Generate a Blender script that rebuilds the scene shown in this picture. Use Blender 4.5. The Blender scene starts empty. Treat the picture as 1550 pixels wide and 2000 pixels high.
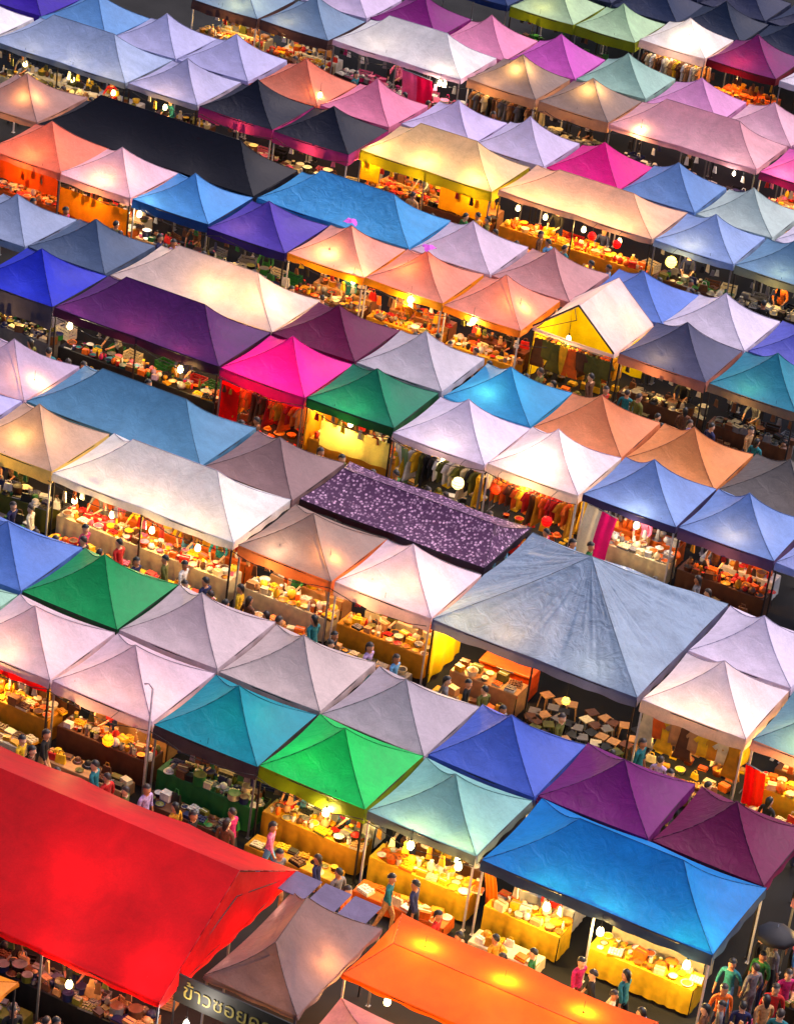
import bpy, bmesh, math, random
from mathutils import Vector, Matrix, noise
random.seed(7)
R = math.radians
scene = bpy.context.scene
col = scene.collection

# ------------------------------------------------------------------ camera, world, sun, exposure
# world axes: X runs along the stall rows, Y across them, Z up; one unit is a metre
EAVE = 2.2
TH, PITCH, ROLL = -0.4297349684, 0.5009094953, 0.1394518072
OW = Vector((0.25447777, 61.61531852))
e1 = Vector((math.cos(TH), math.sin(TH))); e2 = Vector((-math.sin(TH), math.cos(TH)))
def to_market(v): return Vector((v.x*e1.x+v.y*e1.y, v.x*e2.x+v.y*e2.y, v.z))
fw = Vector((0, math.cos(PITCH), -math.sin(PITCH))); rt = Vector((1, 0, 0)); up = rt.cross(fw)
r2 = rt*math.cos(ROLL)+up*math.sin(ROLL); u2 = -rt*math.sin(ROLL)+up*math.cos(ROLL)
cam_d = bpy.data.cameras.new('camera'); cam = bpy.data.objects.new('camera', cam_d); col.objects.link(cam)
cp = to_market(Vector((-OW.x, -OW.y, 0))); cp.z = 41.89+EAVE
mr, mu, mf = to_market(r2), to_market(u2), to_market(fw)
M = Matrix((( mr.x, mu.x, -mf.x, cp.x), (mr.y, mu.y, -mf.y, cp.y), (mr.z, mu.z, -mf.z, cp.z), (0, 0, 0, 1)))
cam.matrix_world = M
cam_d.sensor_fit = 'HORIZONTAL'; cam_d.sensor_width = 36; cam_d.lens = 6093/1550*36
cam_d.clip_start = 1; cam_d.clip_end = 2000
scene.camera = cam

SUN_EL, SUN_AZ = R(60), R(60)       # azimuth from +X towards +Y
w = bpy.data.worlds.new('World'); scene.world = w; w.use_nodes = True
nt = w.node_tree; nt.nodes.clear()
sky = nt.nodes.new('ShaderNodeTexSky'); sky.sky_type = 'NISHITA'; sky.sun_disc = False
sky.sun_elevation = SUN_EL; sky.sun_rotation = R(90)-SUN_AZ
sky.air_density = .75; sky.dust_density = 4.0; sky.ozone_density = 1.2
bg = nt.nodes.new('ShaderNodeBackground'); bg.inputs['Strength'].default_value = 0.085
wo = nt.nodes.new('ShaderNodeOutputWorld')
nt.links.new(sky.outputs[0], bg.inputs[0]); nt.links.new(bg.outputs[0], wo.inputs[0])
sd = bpy.data.lights.new('sun', 'SUN'); sd.energy = 1.5; sd.angle = R(60); sd.color = (1.0, .82, .9)
sun = bpy.data.objects.new('sun', sd); col.objects.link(sun)
sv = Vector((math.cos(SUN_EL)*math.cos(SUN_AZ), math.cos(SUN_EL)*math.sin(SUN_AZ), math.sin(SUN_EL)))
sun.rotation_euler = (-sv).to_track_quat('-Z', 'Y').to_euler(); sun.location = (0, 0, 60)
scene.view_settings.view_transform = 'Standard'; scene.view_settings.look = 'None'
scene.view_settings.exposure = 1.06; scene.view_settings.gamma = 1
scene.view_settings.use_curve_mapping = False
scene.cycles.max_bounces = 6; scene.cycles.diffuse_bounces = 3; scene.cycles.transmission_bounces = 4
scene.cycles.sample_clamp_indirect = 6
LAMP = 0.82                             # master factor of every stall lamp

# ------------------------------------------------------------------ materials
def lin(c):
    return tuple(((x/255)/12.92 if x/255 <= .04045 else ((x/255+.055)/1.055)**2.4) for x in c)
MC = {}
def new_mat(name):
    m = bpy.data.materials.new(name); m.use_nodes = True; m.node_tree.nodes.clear(); return m, m.node_tree
def N(t, k, **kw):
    n = t.nodes.new(k)
    for a, b in kw.items(): setattr(n, a, b)
    return n
def paint(c, rough=.6, metal=0., var=.25, scale=9., trans=0.):
    """plain surface with procedural wear"""
    key = ('p', tuple(c), rough, metal, var, scale, trans)
    if key in MC: return MC[key]
    m, t = new_mat('surface'); L = t.links
    tc = N(t, 'ShaderNodeTexCoord'); nz = N(t, 'ShaderNodeTexNoise'); nz.inputs['Scale'].default_value = scale; nz.inputs['Detail'].default_value = 5
    mp = N(t, 'ShaderNodeMapRange'); mp.inputs['To Min'].default_value = 1-var; mp.inputs['To Max'].default_value = 1+var*.6
    mp.inputs['From Min'].default_value = .3; mp.inputs['From Max'].default_value = .7
    mx = N(t, 'ShaderNodeVectorMath', operation='SCALE'); mx.inputs[0].default_value = lin(c)
    b = N(t, 'ShaderNodeBsdfPrincipled'); b.inputs['Roughness'].default_value = rough; b.inputs['Metallic'].default_value = metal
    o = N(t, 'ShaderNodeOutputMaterial')
    L.new(tc.outputs['Object'], nz.inputs['Vector']); L.new(nz.outputs[0], mp.inputs[0]); L.new(mp.outputs[0], mx.inputs['Scale'])
    L.new(mx.outputs[0], b.inputs['Base Color']); 
    if trans:
        tr = N(t, 'ShaderNodeBsdfTranslucent'); ms = N(t, 'ShaderNodeMixShader'); ms.inputs[0].default_value = trans
        L.new(mx.outputs[0], tr.inputs[0]); L.new(b.outputs[0], ms.inputs[1]); L.new(tr.outputs[0], ms.inputs[2]); L.new(ms.outputs[0], o.inputs[0])
    else: L.new(b.outputs[0], o.inputs[0])
    MC[key] = m; return m
def fabric(c, trans=.3, crease=.25, pattern=None, gain=1.0):
    """tent cloth: dyed, a little translucent, dusty and creased"""
    key = ('f', tuple(c), trans, crease, pattern, gain)
    if key in MC: return MC[key]
    m, t = new_mat('tent_cloth'); L = t.links
    base = [x*gain*1.24 for x in lin(c)]; lu = .3*base[0]+.55*base[1]+.15*base[2]
    base = tuple(max(.003, min(.88, lu+(x-lu)*1.12)) for x in base)
    tc = N(t, 'ShaderNodeTexCoord')
    n1 = N(t, 'ShaderNodeTexNoise'); n1.inputs['Scale'].default_value = 1.1; n1.inputs['Detail'].default_value = 9; n1.inputs['Roughness'].default_value = .68; n1.inputs['Distortion'].default_value = .6
    n2 = N(t, 'ShaderNodeTexNoise'); n2.inputs['Scale'].default_value = 26; n2.inputs['Detail'].default_value = 3
    L.new(tc.outputs['Object'], n1.inputs['Vector']); L.new(tc.outputs['Object'], n2.inputs['Vector'])
    ad = N(t, 'ShaderNodeMath', operation='MULTIPLY_ADD'); ad.inputs[1].default_value = .35
    L.new(n2.outputs[0], ad.inputs[0]); L.new(n1.outputs[0], ad.inputs[2])
    mp = N(t, 'ShaderNodeMapRange'); mp.inputs['From Min'].default_value = .45; mp.inputs['From Max'].default_value = .9
    mp.inputs['To Min'].default_value = .76; mp.inputs['To Max'].default_value = 1.14
    L.new(ad.outputs[0], mp.inputs[0])
    sc = N(t, 'ShaderNodeVectorMath', operation='SCALE'); sc.inputs[0].default_value = base; L.new(mp.outputs[0], sc.inputs['Scale'])
    colr = sc.outputs[0]
    if pattern:                                                # small pale flowers printed on dark cloth
        v = N(t, 'ShaderNodeTexVoronoi'); v.inputs['Scale'].default_value = 11; v.inputs['Randomness'].default_value = 1
        L.new(tc.outputs['Object'], v.inputs['Vector'])
        r = N(t, 'ShaderNodeMapRange'); r.inputs['From Min'].default_value = .3; r.inputs['From Max'].default_value = .5; r.inputs['To Min'].default_value = 1; r.inputs['To Max'].default_value = 0
        L.new(v.outputs['Distance'], r.inputs[0])
        sp = N(t, 'ShaderNodeSeparateColor'); L.new(v.outputs['Color'], sp.inputs[0])
        mu_ = N(t, 'ShaderNodeMath', operation='MULTIPLY'); L.new(r.outputs[0], mu_.inputs[0]); L.new(sp.outputs[0], mu_.inputs[1])
        mx = N(t, 'ShaderNodeMix', data_type='RGBA'); L.new(mu_.outputs[0], mx.inputs['Factor']); L.new(colr, mx.inputs['A']); mx.inputs['B'].default_value = (*lin(pattern), 1)
        colr = mx.outputs['Result']
    wv = N(t, 'ShaderNodeTexNoise'); wv.inputs['Scale'].default_value = .55; wv.inputs['Detail'].default_value = 12; wv.inputs['Roughness'].default_value = .75; wv.inputs['Distortion'].default_value = 2.2
    L.new(tc.outputs['Object'], wv.inputs['Vector'])
    wr = N(t, 'ShaderNodeMapRange'); wr.inputs['From Min'].default_value = .5; wr.inputs['From Max'].default_value = .62; wr.inputs['To Min'].default_value = 1.; wr.inputs['To Max'].default_value = .91
    L.new(wv.outputs[0], wr.inputs[0]); w2 = N(t, 'ShaderNodeVectorMath', operation='SCALE'); L.new(colr, w2.inputs[0]); L.new(wr.outputs[0], w2.inputs['Scale']); colr = w2.outputs[0]
    b = N(t, 'ShaderNodeBsdfPrincipled'); b.inputs['Roughness'].default_value = .5; b.inputs['Specular IOR Level'].default_value = .28
    b.inputs['Sheen Weight'].default_value = .04; b.inputs['Sheen Roughness'].default_value = .5
    tr = N(t, 'ShaderNodeBsdfTranslucent'); ms = N(t, 'ShaderNodeMixShader'); ms.inputs[0].default_value = trans
    # creases: stretched noise relief
    n3 = N(t, 'ShaderNodeTexNoise'); n3.inputs['Scale'].default_value = 2.6; n3.inputs['Detail'].default_value = 5; n3.inputs['Distortion'].default_value = 1.2
    L.new(tc.outputs['Object'], n3.inputs['Vector'])
    bp = N(t, 'ShaderNodeBump'); bp.inputs['Strength'].default_value = crease; bp.inputs['Distance'].default_value = .12
    L.new(n3.outputs[0], bp.inputs['Height']); L.new(bp.outputs[0], b.inputs['Normal'])
    L.new(colr, b.inputs['Base Color']); L.new(colr, tr.inputs[0])
    o = N(t, 'ShaderNodeOutputMaterial'); L.new(b.outputs[0], ms.inputs[1]); L.new(tr.outputs[0], ms.inputs[2]); L.new(ms.outputs[0], o.inputs[0])
    MC[key] = m; return m
def glow(c, s):
    key = ('e', tuple(c), s)
    if key in MC: return MC[key]
    m, t = new_mat('lamp_light'); e = N(t, 'ShaderNodeEmission'); e.inputs[0].default_value = (*lin(c), 1); e.inputs[1].default_value = s
    o = N(t, 'ShaderNodeOutputMaterial'); tp = N(t, 'ShaderNodeBsdfTransparent'); ad = N(t, 'ShaderNodeAddShader')   # glowing clear glass lets the filament light out all round
    t.links.new(e.outputs[0], ad.inputs[0]); t.links.new(tp.outputs[0], ad.inputs[1]); t.links.new(ad.outputs[0], o.inputs[0]); m.cycles.emission_sampling = 'NONE'
    MC[key] = m; return m
STEEL = paint((150, 150, 155), .4, .6, .2); DARKSTEEL = paint((50, 46, 48), .5, .4, .2); WHITEPAINT = paint((205, 200, 200), .45, 0, .15)
BLACK = paint((24, 20, 22), .6); WOOD = paint((120, 78, 44), .6, 0, .35, 6)

# ------------------------------------------------------------------ mesh helpers
def mesh_from(name, vs, fs, smooth=True, mi=None):
    me = bpy.data.meshes.new(name); me.from_pydata([tuple(v) for v in vs], [], fs)
    if smooth:
        for p in me.polygons: p.use_smooth = True
    if mi:
        for p, k in zip(me.polygons, mi): p.material_index = k
    me.update(); return me
def obj(name, me, mats=None, parent=None, loc=(0, 0, 0), rot=(0, 0, 0)):
    o = bpy.data.objects.new(name, me); col.objects.link(o)
    if mats is not None:
        if not isinstance(mats, (list, tuple)): mats = [mats]
        if len(me.materials) == 0:
            for m in mats: me.materials.append(m)
        else:
            for i, m in enumerate(mats):
                if me.materials[i] != m: o.material_slots[i].link = 'OBJECT'; o.material_slots[i].material = m
    if parent: o.parent = parent
    o.location = loc; o.rotation_euler = rot
    return o
LABELS = {}
def tag(o, label, cat, group=None):
    LABELS[label] = LABELS.get(label, 0)+1
    o['label'] = label; o['category'] = cat
    if group: o['group'] = group
    return o
def thing(name, label, cat, loc, rz=0, group=None):
    o = bpy.data.objects.new(name, None); col.objects.link(o); o.location = loc; o.rotation_euler = (0, 0, rz)
    o.empty_display_size = .2
    return tag(o, label, cat, group)
def box_data(x0, x1, y0, y1, z0, z1):
    v = [(x0, y0, z0), (x1, y0, z0), (x1, y1, z0), (x0, y1, z0), (x0, y0, z1), (x1, y0, z1), (x1, y1, z1), (x0, y1, z1)]
    f = [(0, 3, 2, 1), (4, 5, 6, 7), (0, 1, 5, 4), (1, 2, 6, 5), (2, 3, 7, 6), (3, 0, 4, 7)]
    return v, f
def boxes(name, bl, smooth=False):
    V, F = [], []
    for b in bl:
        v, f = box_data(*b[:6]); n = len(V); V += v; F += [tuple(i+n for i in q) for q in f]
    return mesh_from(name, V, F, smooth)
def bevel_box(name, x0, x1, y0, y1, z0, z1, r=.012):
    bm = bmesh.new(); v, f = box_data(x0, x1, y0, y1, z0, z1)
    bv = [bm.verts.new(p) for p in v]
    for q in f: bm.faces.new([bv[i] for i in q])
    bmesh.ops.bevel(bm, geom=bm.edges[:], offset=r, segments=1, affect='EDGES')
    me = bpy.data.meshes.new(name); bm.to_mesh(me); bm.free(); return me
def tube_data(p, q, r, n=6, r1=None):
    p, q = Vector(p), Vector(q); d = (q-p).normalized(); a = d.orthogonal().normalized(); b = d.cross(a); r1 = r if r1 is None else r1
    v = [p+(a*math.cos(t)+b*math.sin(t))*r for t in [2*math.pi*i/n for i in range(n)]]+[q+(a*math.cos(t)+b*math.sin(t))*r1 for t in [2*math.pi*i/n for i in range(n)]]
    f = [(i, (i+1) % n, n+(i+1) % n, n+i) for i in range(n)]+[tuple(range(n))[::-1], tuple(range(n, 2*n))]
    return v, f
def tubes(name, segs, n=6):
    V, F = [], []
    for s in segs:
        v, f = tube_data(s[0], s[1], s[2], n); k = len(V); V += v; F += [tuple(i+k for i in q) for q in f]
    return mesh_from(name, V, F, True)
def lathe(name, prof, n=12, mi=None):
    V, F, Mi = [], [], []
    for r, z in prof:
        for i in range(n): t = 2*math.pi*i/n; V.append((r*math.cos(t), r*math.sin(t), z))
    for k in range(len(prof)-1):
        for i in range(n):
            F.append((k*n+i, k*n+(i+1) % n, (k+1)*n+(i+1) % n, (k+1)*n+i)); Mi.append(mi[k] if mi else 0)
    F.append(tuple(range(n))[::-1]); Mi.append(mi[0] if mi else 0)
    F.append(tuple((len(prof)-1)*n+i for i in range(n))); Mi.append(mi[-1] if mi else 0)
    return mesh_from(name, V, F, True, Mi)

# ------------------------------------------------------------------ ground
def ground_mat():
    m, t = new_mat('asphalt'); L = t.links
    tc = N(t, 'ShaderNodeTexCoord'); n = N(t, 'ShaderNodeTexNoise'); n.inputs['Scale'].default_value = .6; n.inputs['Detail'].default_value = 10
    cr = N(t, 'ShaderNodeMapRange'); cr.inputs['To Min'].default_value = .008; cr.inputs['To Max'].default_value = .03
    L.new(tc.outputs['Object'], n.inputs['Vector']); L.new(n.outputs[0], cr.inputs[0])
    cc = N(t, 'ShaderNodeCombineColor'); L.new(cr.outputs[0], cc.inputs[0]); L.new(cr.outputs[0], cc.inputs[1]); L.new(cr.outputs[0], cc.inputs[2])
    b = N(t, 'ShaderNodeBsdfPrincipled'); b.inputs['Roughness'].default_value = .85; b.inputs['Specular IOR Level'].default_value = .12; L.new(cc.outputs[0], b.inputs['Base Color'])
    bp = N(t, 'ShaderNodeBump'); n2 = N(t, 'ShaderNodeTexNoise'); n2.inputs['Scale'].default_value = 60; L.new(tc.outputs['Object'], n2.inputs['Vector'])
    bp.inputs['Strength'].default_value = .4; bp.inputs['Distance'].default_value = .01; L.new(n2.outputs[0], bp.inputs['Height']); L.new(bp.outputs[0], b.inputs['Normal'])
    o = N(t, 'ShaderNodeOutputMaterial'); L.new(b.outputs[0], o.inputs[0]); return m
g = obj('ground', mesh_from('ground', [(-900, -400, 0), (900, -400, 0), (900, 1400, 0), (-900, 1400, 0)], [(0, 1, 2, 3)], False), ground_mat()); g['kind'] = 'structure'

# ------------------------------------------------------------------ tents
def canopy_panels(w, d, H, ridge, seed, crease=0., sag=.07, prof=.3, n=14, skip=()):
    """hip roof: ridge = ((x,y),(x,y)); every panel its own sheet so the hips stay crisp"""
    (ax, ay), (bx, by) = ridge
    A, B, C, D = (0, 0), (w, 0), (w, d), (0, d)
    P, Q = (ax, ay), (bx, by)
    if abs(bx-ax) >= abs(by-ay):   panels = [(A, B, P, Q), (B, C, Q, Q), (C, D, Q, P), (D, A, P, P)]
    else:                          panels = [(A, B, P, P), (B, C, P, Q), (C, D, Q, Q), (D, A, Q, P)]
    V, F = [], []
    for k, (s, e, rs, re) in enumerate(panels):
        if k in skip: continue
        ln = math.dist(s, e); m = max(8, int(ln/3*n*(3 if crease else 1))); o = len(V)
        inx, iny = -(e[1]-s[1])/ln, (e[0]-s[0])/ln
        for j in range(n+1):
            t = j/n
            for i in range(m+1):
                u = i/m
                ex, ey = s[0]+(e[0]-s[0])*u, s[1]+(e[1]-s[1])*u
                # eave pulled slightly in between posts
                per = max(1, round(ln/3)); bow = abs(math.sin(math.pi*u*per))
                ex += inx*.045*bow*(1-t); ey += iny*.045*bow*(1-t)
                rx, ry = rs[0]+(re[0]-rs[0])*u, rs[1]+(re[1]-rs[1])*u
                x, y = ex+(rx-ex)*t, ey+(ry-ey)*t
                z = H*((1-prof)*t+prof*t**3)
                z -= sag*math.sin(math.pi*u)*math.sin(math.pi*t)*(1 if rs == re else .8)
                z -= .05*bow*(1-t)**2
                z += .018*noise.noise(Vector((x*.9+seed, y*.9, seed*3.1)))*min(1, t*4)*min(1, (1-t)*5)
                if crease:
                    ang = math.atan2(y-ay, x-ax)
                    z += (crease*noise.noise(Vector((ang*7+seed, t*1.2, seed)))+crease*.55*noise.noise(Vector((ang*22+seed, t*2, seed+5))))*math.sin(math.pi*min(1, t*1.02))**.7*(1.15-t)
                V.append((x, y, z))
        for j in range(n):
            for i in range(m):
                a = o+j*(m+1)+i; F.append((a, a+1, a+m+2, a+m+1))
    return V, F, panels
def valance_mesh(ln, drop, seed):
    """strip hanging from the eave with a scalloped, rippling lower edge; runs along +x, outward = -y"""
    m = max(12, int(ln*9)); V, F = [], []
    for j in range(4):
        t = j/3
        for i in range(m+1):
            u = i/m; per = max(1, round(ln/3)); bow = abs(math.sin(math.pi*u*per))
            rip = .022*math.sin(u*ln*7+seed)+.02*noise.noise(Vector((u*ln*2, seed, 0)))
            V.append((u*ln, -.006+.045*bow+(rip-.012)*t+(.022 if j == 0 else 0), -.05*bow-drop*t*(1+.05*math.sin(u*ln*4+seed))))
    for j in range(3):
        for i in range(m):
            a = j*(m+1)+i; F.append((a, a+m+1, a+m+2, a+1))
    return mesh_from('valance', V, F)
LEG = boxes('leg', [(-.022, .022, -.022, .022, 0, 2.19), (-.05, .05, -.05, .05, 0, .02)])
seed_n = 0
TENTS = {}
def tent(label, a, b, w, d, c, key=None, H=1.0, kind='auto', vc=None, drop=.24, trans=.3, eave=EAVE, crease=0., pattern=None, legm=None, walls=(), gain=1., bump=.25, prof=.36, sag=.07, ridge=None, gableclosed=False):
    global seed_n; seed_n += 1; s = seed_n*1.7
    g_ = .03
    W_, D_ = w-2*g_, d-2*g_
    rz = random.uniform(-.018, .018)
    if w <= 3.3 and kind == 'auto': H *= random.uniform(.9, 1.06); sag *= random.uniform(.5, 1.9); prof += random.uniform(-.1, .12)
    dz = random.uniform(-.05, .05) if w <= 3.2 else 0
    t = thing('market_tent', label, 'tent', (a+g_, b+g_, 0), rz if w <= 3.2 else 0, 'market tents')
    fm = fabric(c, trans, bump, pattern, gain)
    E_ = eave+dz
    hw, hd = W_/2, D_/2
    if ridge is None:
        if kind == 'gx': ridge = ((0, hd), (W_, hd))
        elif kind == 'gy': ridge = ((hw, 0), (hw, D_))
        elif kind == 'flat': ridge = ((.5, hd), (W_-.5, hd))
        elif W_ > D_*1.25: ridge = ((hd, hd), (W_-hd, hd))
        elif D_ > W_*1.25: ridge = ((hw, hw), (hw, D_-hw))
        else:
            ox, oy = random.uniform(-.07, .07), random.uniform(-.07, .07); ridge = ((hw+ox, hd+oy), (hw+ox, hd+oy))
    V, F, pn = canopy_panels(W_, D_, H, ridge, s, crease, sag, prof, 14, {'gy': (0, 2), 'gx': (1, 3)}.get(kind, ()))
    V = [(x, y, z+E_) for x, y, z in V]
    obj('canopy', mesh_from('canopy', V, F), fm, t)
    # seams along the hips
    seg = []
    ends = []
    for (p0, p1, q0, q1) in pn:
        ends.append((p0, q0))
    dark = tuple(max(0, int(x*.72)) for x in c)
    for p0, q0 in ends:
        pts = []
        for i in range(9):
            tt = i/8; pts.append((p0[0]+(q0[0]-p0[0])*tt, p0[1]+(q0[1]-p0[1])*tt, E_+H*((1-prof)*tt+prof*tt**3)+.006))
        sg = [(pts[i], pts[i+1], .009) for i in range(8)]
        if kind in ('gx', 'gy'): obj('seam', tubes('seam', sg, 4), fabric(dark, .1, 0), t)
        seg += sg
    if ridge[0] != ridge[1] and kind not in ('gx', 'gy'): seg.append(((*ridge[0], E_+H+.004), (*ridge[1], E_+H+.004), .009))
    if kind not in ('gx', 'gy'): obj('seam', tubes('seam', seg, 4), fabric(dark, .1, 0), t)
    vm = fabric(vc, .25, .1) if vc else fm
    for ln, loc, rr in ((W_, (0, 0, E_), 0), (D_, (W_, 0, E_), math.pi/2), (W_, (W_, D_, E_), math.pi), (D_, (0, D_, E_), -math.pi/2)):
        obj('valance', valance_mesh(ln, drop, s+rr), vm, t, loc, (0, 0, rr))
    lm = legm or random.choice([STEEL, WHITEPAINT, DARKSTEEL])
    nx = max(1, round(w/3)); ny = max(1, round(d/3))
    for i in range(nx+1):
        for j in range(ny+1):
            if 0 < i < nx and 0 < j < ny: continue
            o = obj('leg', LEG, lm, t, (.05+(W_-.1)*i/nx, .05+(D_-.1)*j/ny, 0)); o.scale.z = (E_-.02)/2.19
    e = .05
    bars = [((e, e, E_-.09), (W_-e, e, E_-.09), .016), ((W_-e, e, E_-.09), (W_-e, D_-e, E_-.09), .016), ((W_-e, D_-e, E_-.09), (e, D_-e, E_-.09), .016), ((e, D_-e, E_-.09), (e, e, E_-.09), .016)]
    for cx, cy, q in ((e, e, ridge[0]), (W_-e, e, ridge[1]), (W_-e, D_-e, ridge[1]), (e, D_-e, ridge[0])):
        bars.append(((cx, cy, E_-.09), (q[0], q[1], E_+H*.6), .014))
    obj('frame', tubes('frame', bars, 4), DARKSTEEL, t)
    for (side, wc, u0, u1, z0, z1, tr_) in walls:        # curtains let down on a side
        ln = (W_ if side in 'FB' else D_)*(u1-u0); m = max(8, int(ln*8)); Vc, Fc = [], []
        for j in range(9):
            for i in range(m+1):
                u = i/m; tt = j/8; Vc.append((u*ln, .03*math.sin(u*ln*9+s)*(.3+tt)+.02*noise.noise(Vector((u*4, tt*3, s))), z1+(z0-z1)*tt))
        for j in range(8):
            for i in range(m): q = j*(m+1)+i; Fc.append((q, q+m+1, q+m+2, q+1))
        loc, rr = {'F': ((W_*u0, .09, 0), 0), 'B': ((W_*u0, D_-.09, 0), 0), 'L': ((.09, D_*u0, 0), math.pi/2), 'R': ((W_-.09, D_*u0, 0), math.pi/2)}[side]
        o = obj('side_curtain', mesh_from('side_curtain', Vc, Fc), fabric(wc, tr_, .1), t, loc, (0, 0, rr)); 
    if key: TENTS[key] = (t, label, a, b, w, d)
    return t
Y = 0.
k0, k1, k2, k3, k4, k5, k6 = 0., 8.95, 17.75, 26.4, 35.15, 44.8, 53.7
GP = (196, 176, 188)
# --- front block (nearest rows)
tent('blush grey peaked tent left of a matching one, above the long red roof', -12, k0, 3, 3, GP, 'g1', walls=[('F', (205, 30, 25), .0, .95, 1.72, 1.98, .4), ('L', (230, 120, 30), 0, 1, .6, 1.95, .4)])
tent('blush grey peaked tent with an orange lit valance, left of the teal tent', -9, k0, 3, 3, (196, 174, 188), 'g2', drop=.34)
tent('teal peaked tent between a blush grey tent and the bright green one', -6, k0, 3, 3, (10, 132, 150), 'teal', vc=(66, 56, 62), drop=.4)
tent('bright grass green peaked tent touching the corner of the teal tent', -3, k0, 3, 3, (40, 180, 92), 'green', vc=(110, 128, 20), drop=.42)
tent('pale sage grey peaked tent right of the bright green tent', 0, k0, 3, 3, (124, 172, 170), 'sage', vc=(110, 120, 116))
tent('long cobalt blue tent with a hipped roof near the bottom right', 3.1, k0-.05, 6, 3.3, (0, 112, 184), 'blue', vc=(44, 62, 90), drop=.3)
tent('pale green tent half cut by the left edge below the emerald tent', -15, k0, 3, 3, (150, 190, 170), 'pg')
tent('cornflower blue peaked tent at the left edge behind the emerald tent', -15, k0+3.05, 3, 3, (92, 122, 190), 'cfb')
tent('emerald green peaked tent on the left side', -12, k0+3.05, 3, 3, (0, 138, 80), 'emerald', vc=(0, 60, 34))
tent('beige grey peaked tent to the right of the emerald tent', -9, k0+3.05, 3, 3, (190, 172, 176), 'b1')
tent('beige grey peaked tent behind the teal tent', -6, k0+3.05, 3, 3, (190, 172, 170), 'b2')
tent('stone grey peaked tent behind the bright green tent', -3, k0+3.05, 3, 3, (172, 160, 168), 'b3')
tent('periwinkle blue peaked tent left of the plum tents', 0, k0+3.1, 3, 3, (74, 96, 182), 'peri')
tent('plum purple peaked tent between the periwinkle tent and the wine tent', 3, k0+3.15, 3, 3, (104, 26, 96), 'plum1')
tent('dark wine peaked tent behind the right end of the cobalt tent', 6, k0+3.3, 3, 3, (100, 14, 64), 'plum2')
tent('olive brown tent with a pink hem cut by the right edge', 9.7, k0+3.2, 3, 3, (104, 72, 32), 'olv', vc=(220, 150, 140))
# --- second block
tent('peach glowing grey tent at the left edge beside the long white tent', -18, k1, 3, 3, (186, 158, 140), 'peach1', vc=(230, 190, 120), trans=.4, drop=.4)
tent('long white tent with a hipped roof glowing from below, above the emerald tent', -15, k1-.05, 5.95, 3.2, (232, 222, 246), 'white1', trans=.4, legm=DARKSTEEL)
tent('brown grey peaked tent with an orange glow, right of the long white tent', -8.95, k1-.05, 3, 3.1, (138, 118, 110), 'brown1', vc=(190, 110, 70), drop=.34)
tent('lilac white peaked tent with a warm glow below the flower print canopy', -5.95, k1, 3, 3, (222, 204, 226), 'lilac1', trans=.4, vc=(230, 190, 190), drop=.4)
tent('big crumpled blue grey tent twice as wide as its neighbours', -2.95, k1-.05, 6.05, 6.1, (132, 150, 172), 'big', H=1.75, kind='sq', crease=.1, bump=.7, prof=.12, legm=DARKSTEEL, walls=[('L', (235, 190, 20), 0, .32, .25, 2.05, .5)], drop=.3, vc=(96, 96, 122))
tent('pinkish white peaked tent on the right, in front of a lavender one', 3.15, k1, 3, 3, (228, 208, 232), 'pw', trans=.4, vc=(235, 190, 170), drop=.36)
tent('pale lavender peaked tent behind the pinkish white tent, right edge', 3.15, k1+3, 3, 3, (212, 200, 234), 'lav5')
tent('slate teal tent cut by the right edge beside the pinkish white tent', 6.25, k1+.0, 3, 3, (92, 128, 146), 'st', vc=(190, 140, 130), drop=.3)
tent('slate blue tent at the right edge behind the lavender one', 6.25, k1+3, 3, 3, (110, 130, 160), None)
tent('lavender tent corner at the left edge in front of a pink lit peak', -21, k1, 3, 3, (176, 172, 214), None)
tent('lavender peaked tent with a pink glow at the left edge', -21, k1+3, 3, 3, (186, 168, 192), 'lavL', trans=.4)
tent('long dusty blue tent with a hipped roof behind the long white tent', -18, k1+3.05, 6, 3.15, (88, 132, 164), 'dusty')
tent('mauve brown peaked tent left of the flower print canopy', -12, k1+3.1, 3, 3, (134, 108, 108), 'mauve')
tent('long dark purple canopy printed all over with small pale flowers', -8.95, k1+3.3, 5.9, 2.95, (78, 46, 78), 'print', pattern=(240, 190, 225), H=.55, kind='flat', vc=(30, 18, 34), drop=.2)
# --- third block
tent('royal blue tent at the left edge with a dark grey side flap', -24, k2, 3.1, 3.1, (34, 44, 176), 'royal', vc=(66, 62, 78), drop=.75)
tent('long deep purple tent with a hipped roof in the left middle', -20.9, k2, 6, 3.15, (74, 28, 88), 'dp', vc=(48, 16, 44), drop=.3)
tent('hot magenta peaked tent in front of the maroon one', -14.9, k2, 3, 3, (206, 40, 146), 'mag', vc=(140, 10, 96), drop=.38, walls=[('F', (235, 40, 12), .0, .24, .4, 1.85, .4), ('B', (200, 40, 20), 0, 1, .2, 1.9, .3)])
tent('dark bottle green peaked tent beside the magenta tent', -11.9, k2, 3, 3, (0, 106, 84), 'dg', vc=(20, 66, 40), drop=.3, walls=[('F', (240, 210, 130), .18, .97, .75, 1.62, .5), ('L', (190, 140, 20), 0, 1, .4, 1.9, .4)], legm=BLACK)
tent('pale lilac peaked tent right of the bottle green tent', -8.9, k2-.1, 3.1, 3.1, (206, 196, 232), 'pl', vc=(205, 185, 200))
tent('white tent with a white hot lamp glow near its front edge', -5.8, k2-.05, 3, 3.05, (226, 208, 242), 'wglow', trans=.45, vc=(232, 200, 190), drop=.3)
tent('steel blue peaked tent with dark edges right of the white glowing tent', -2.8, k2+.15, 3, 3, (114, 138, 190), 'sb1', vc=(54, 48, 84), drop=.22)
tent('steel blue peaked tent with fine creases at its front corner', .2, k2+.2, 3, 3, (112, 140, 196), 'sb2', vc=(80, 64, 104), drop=.36)
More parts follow.
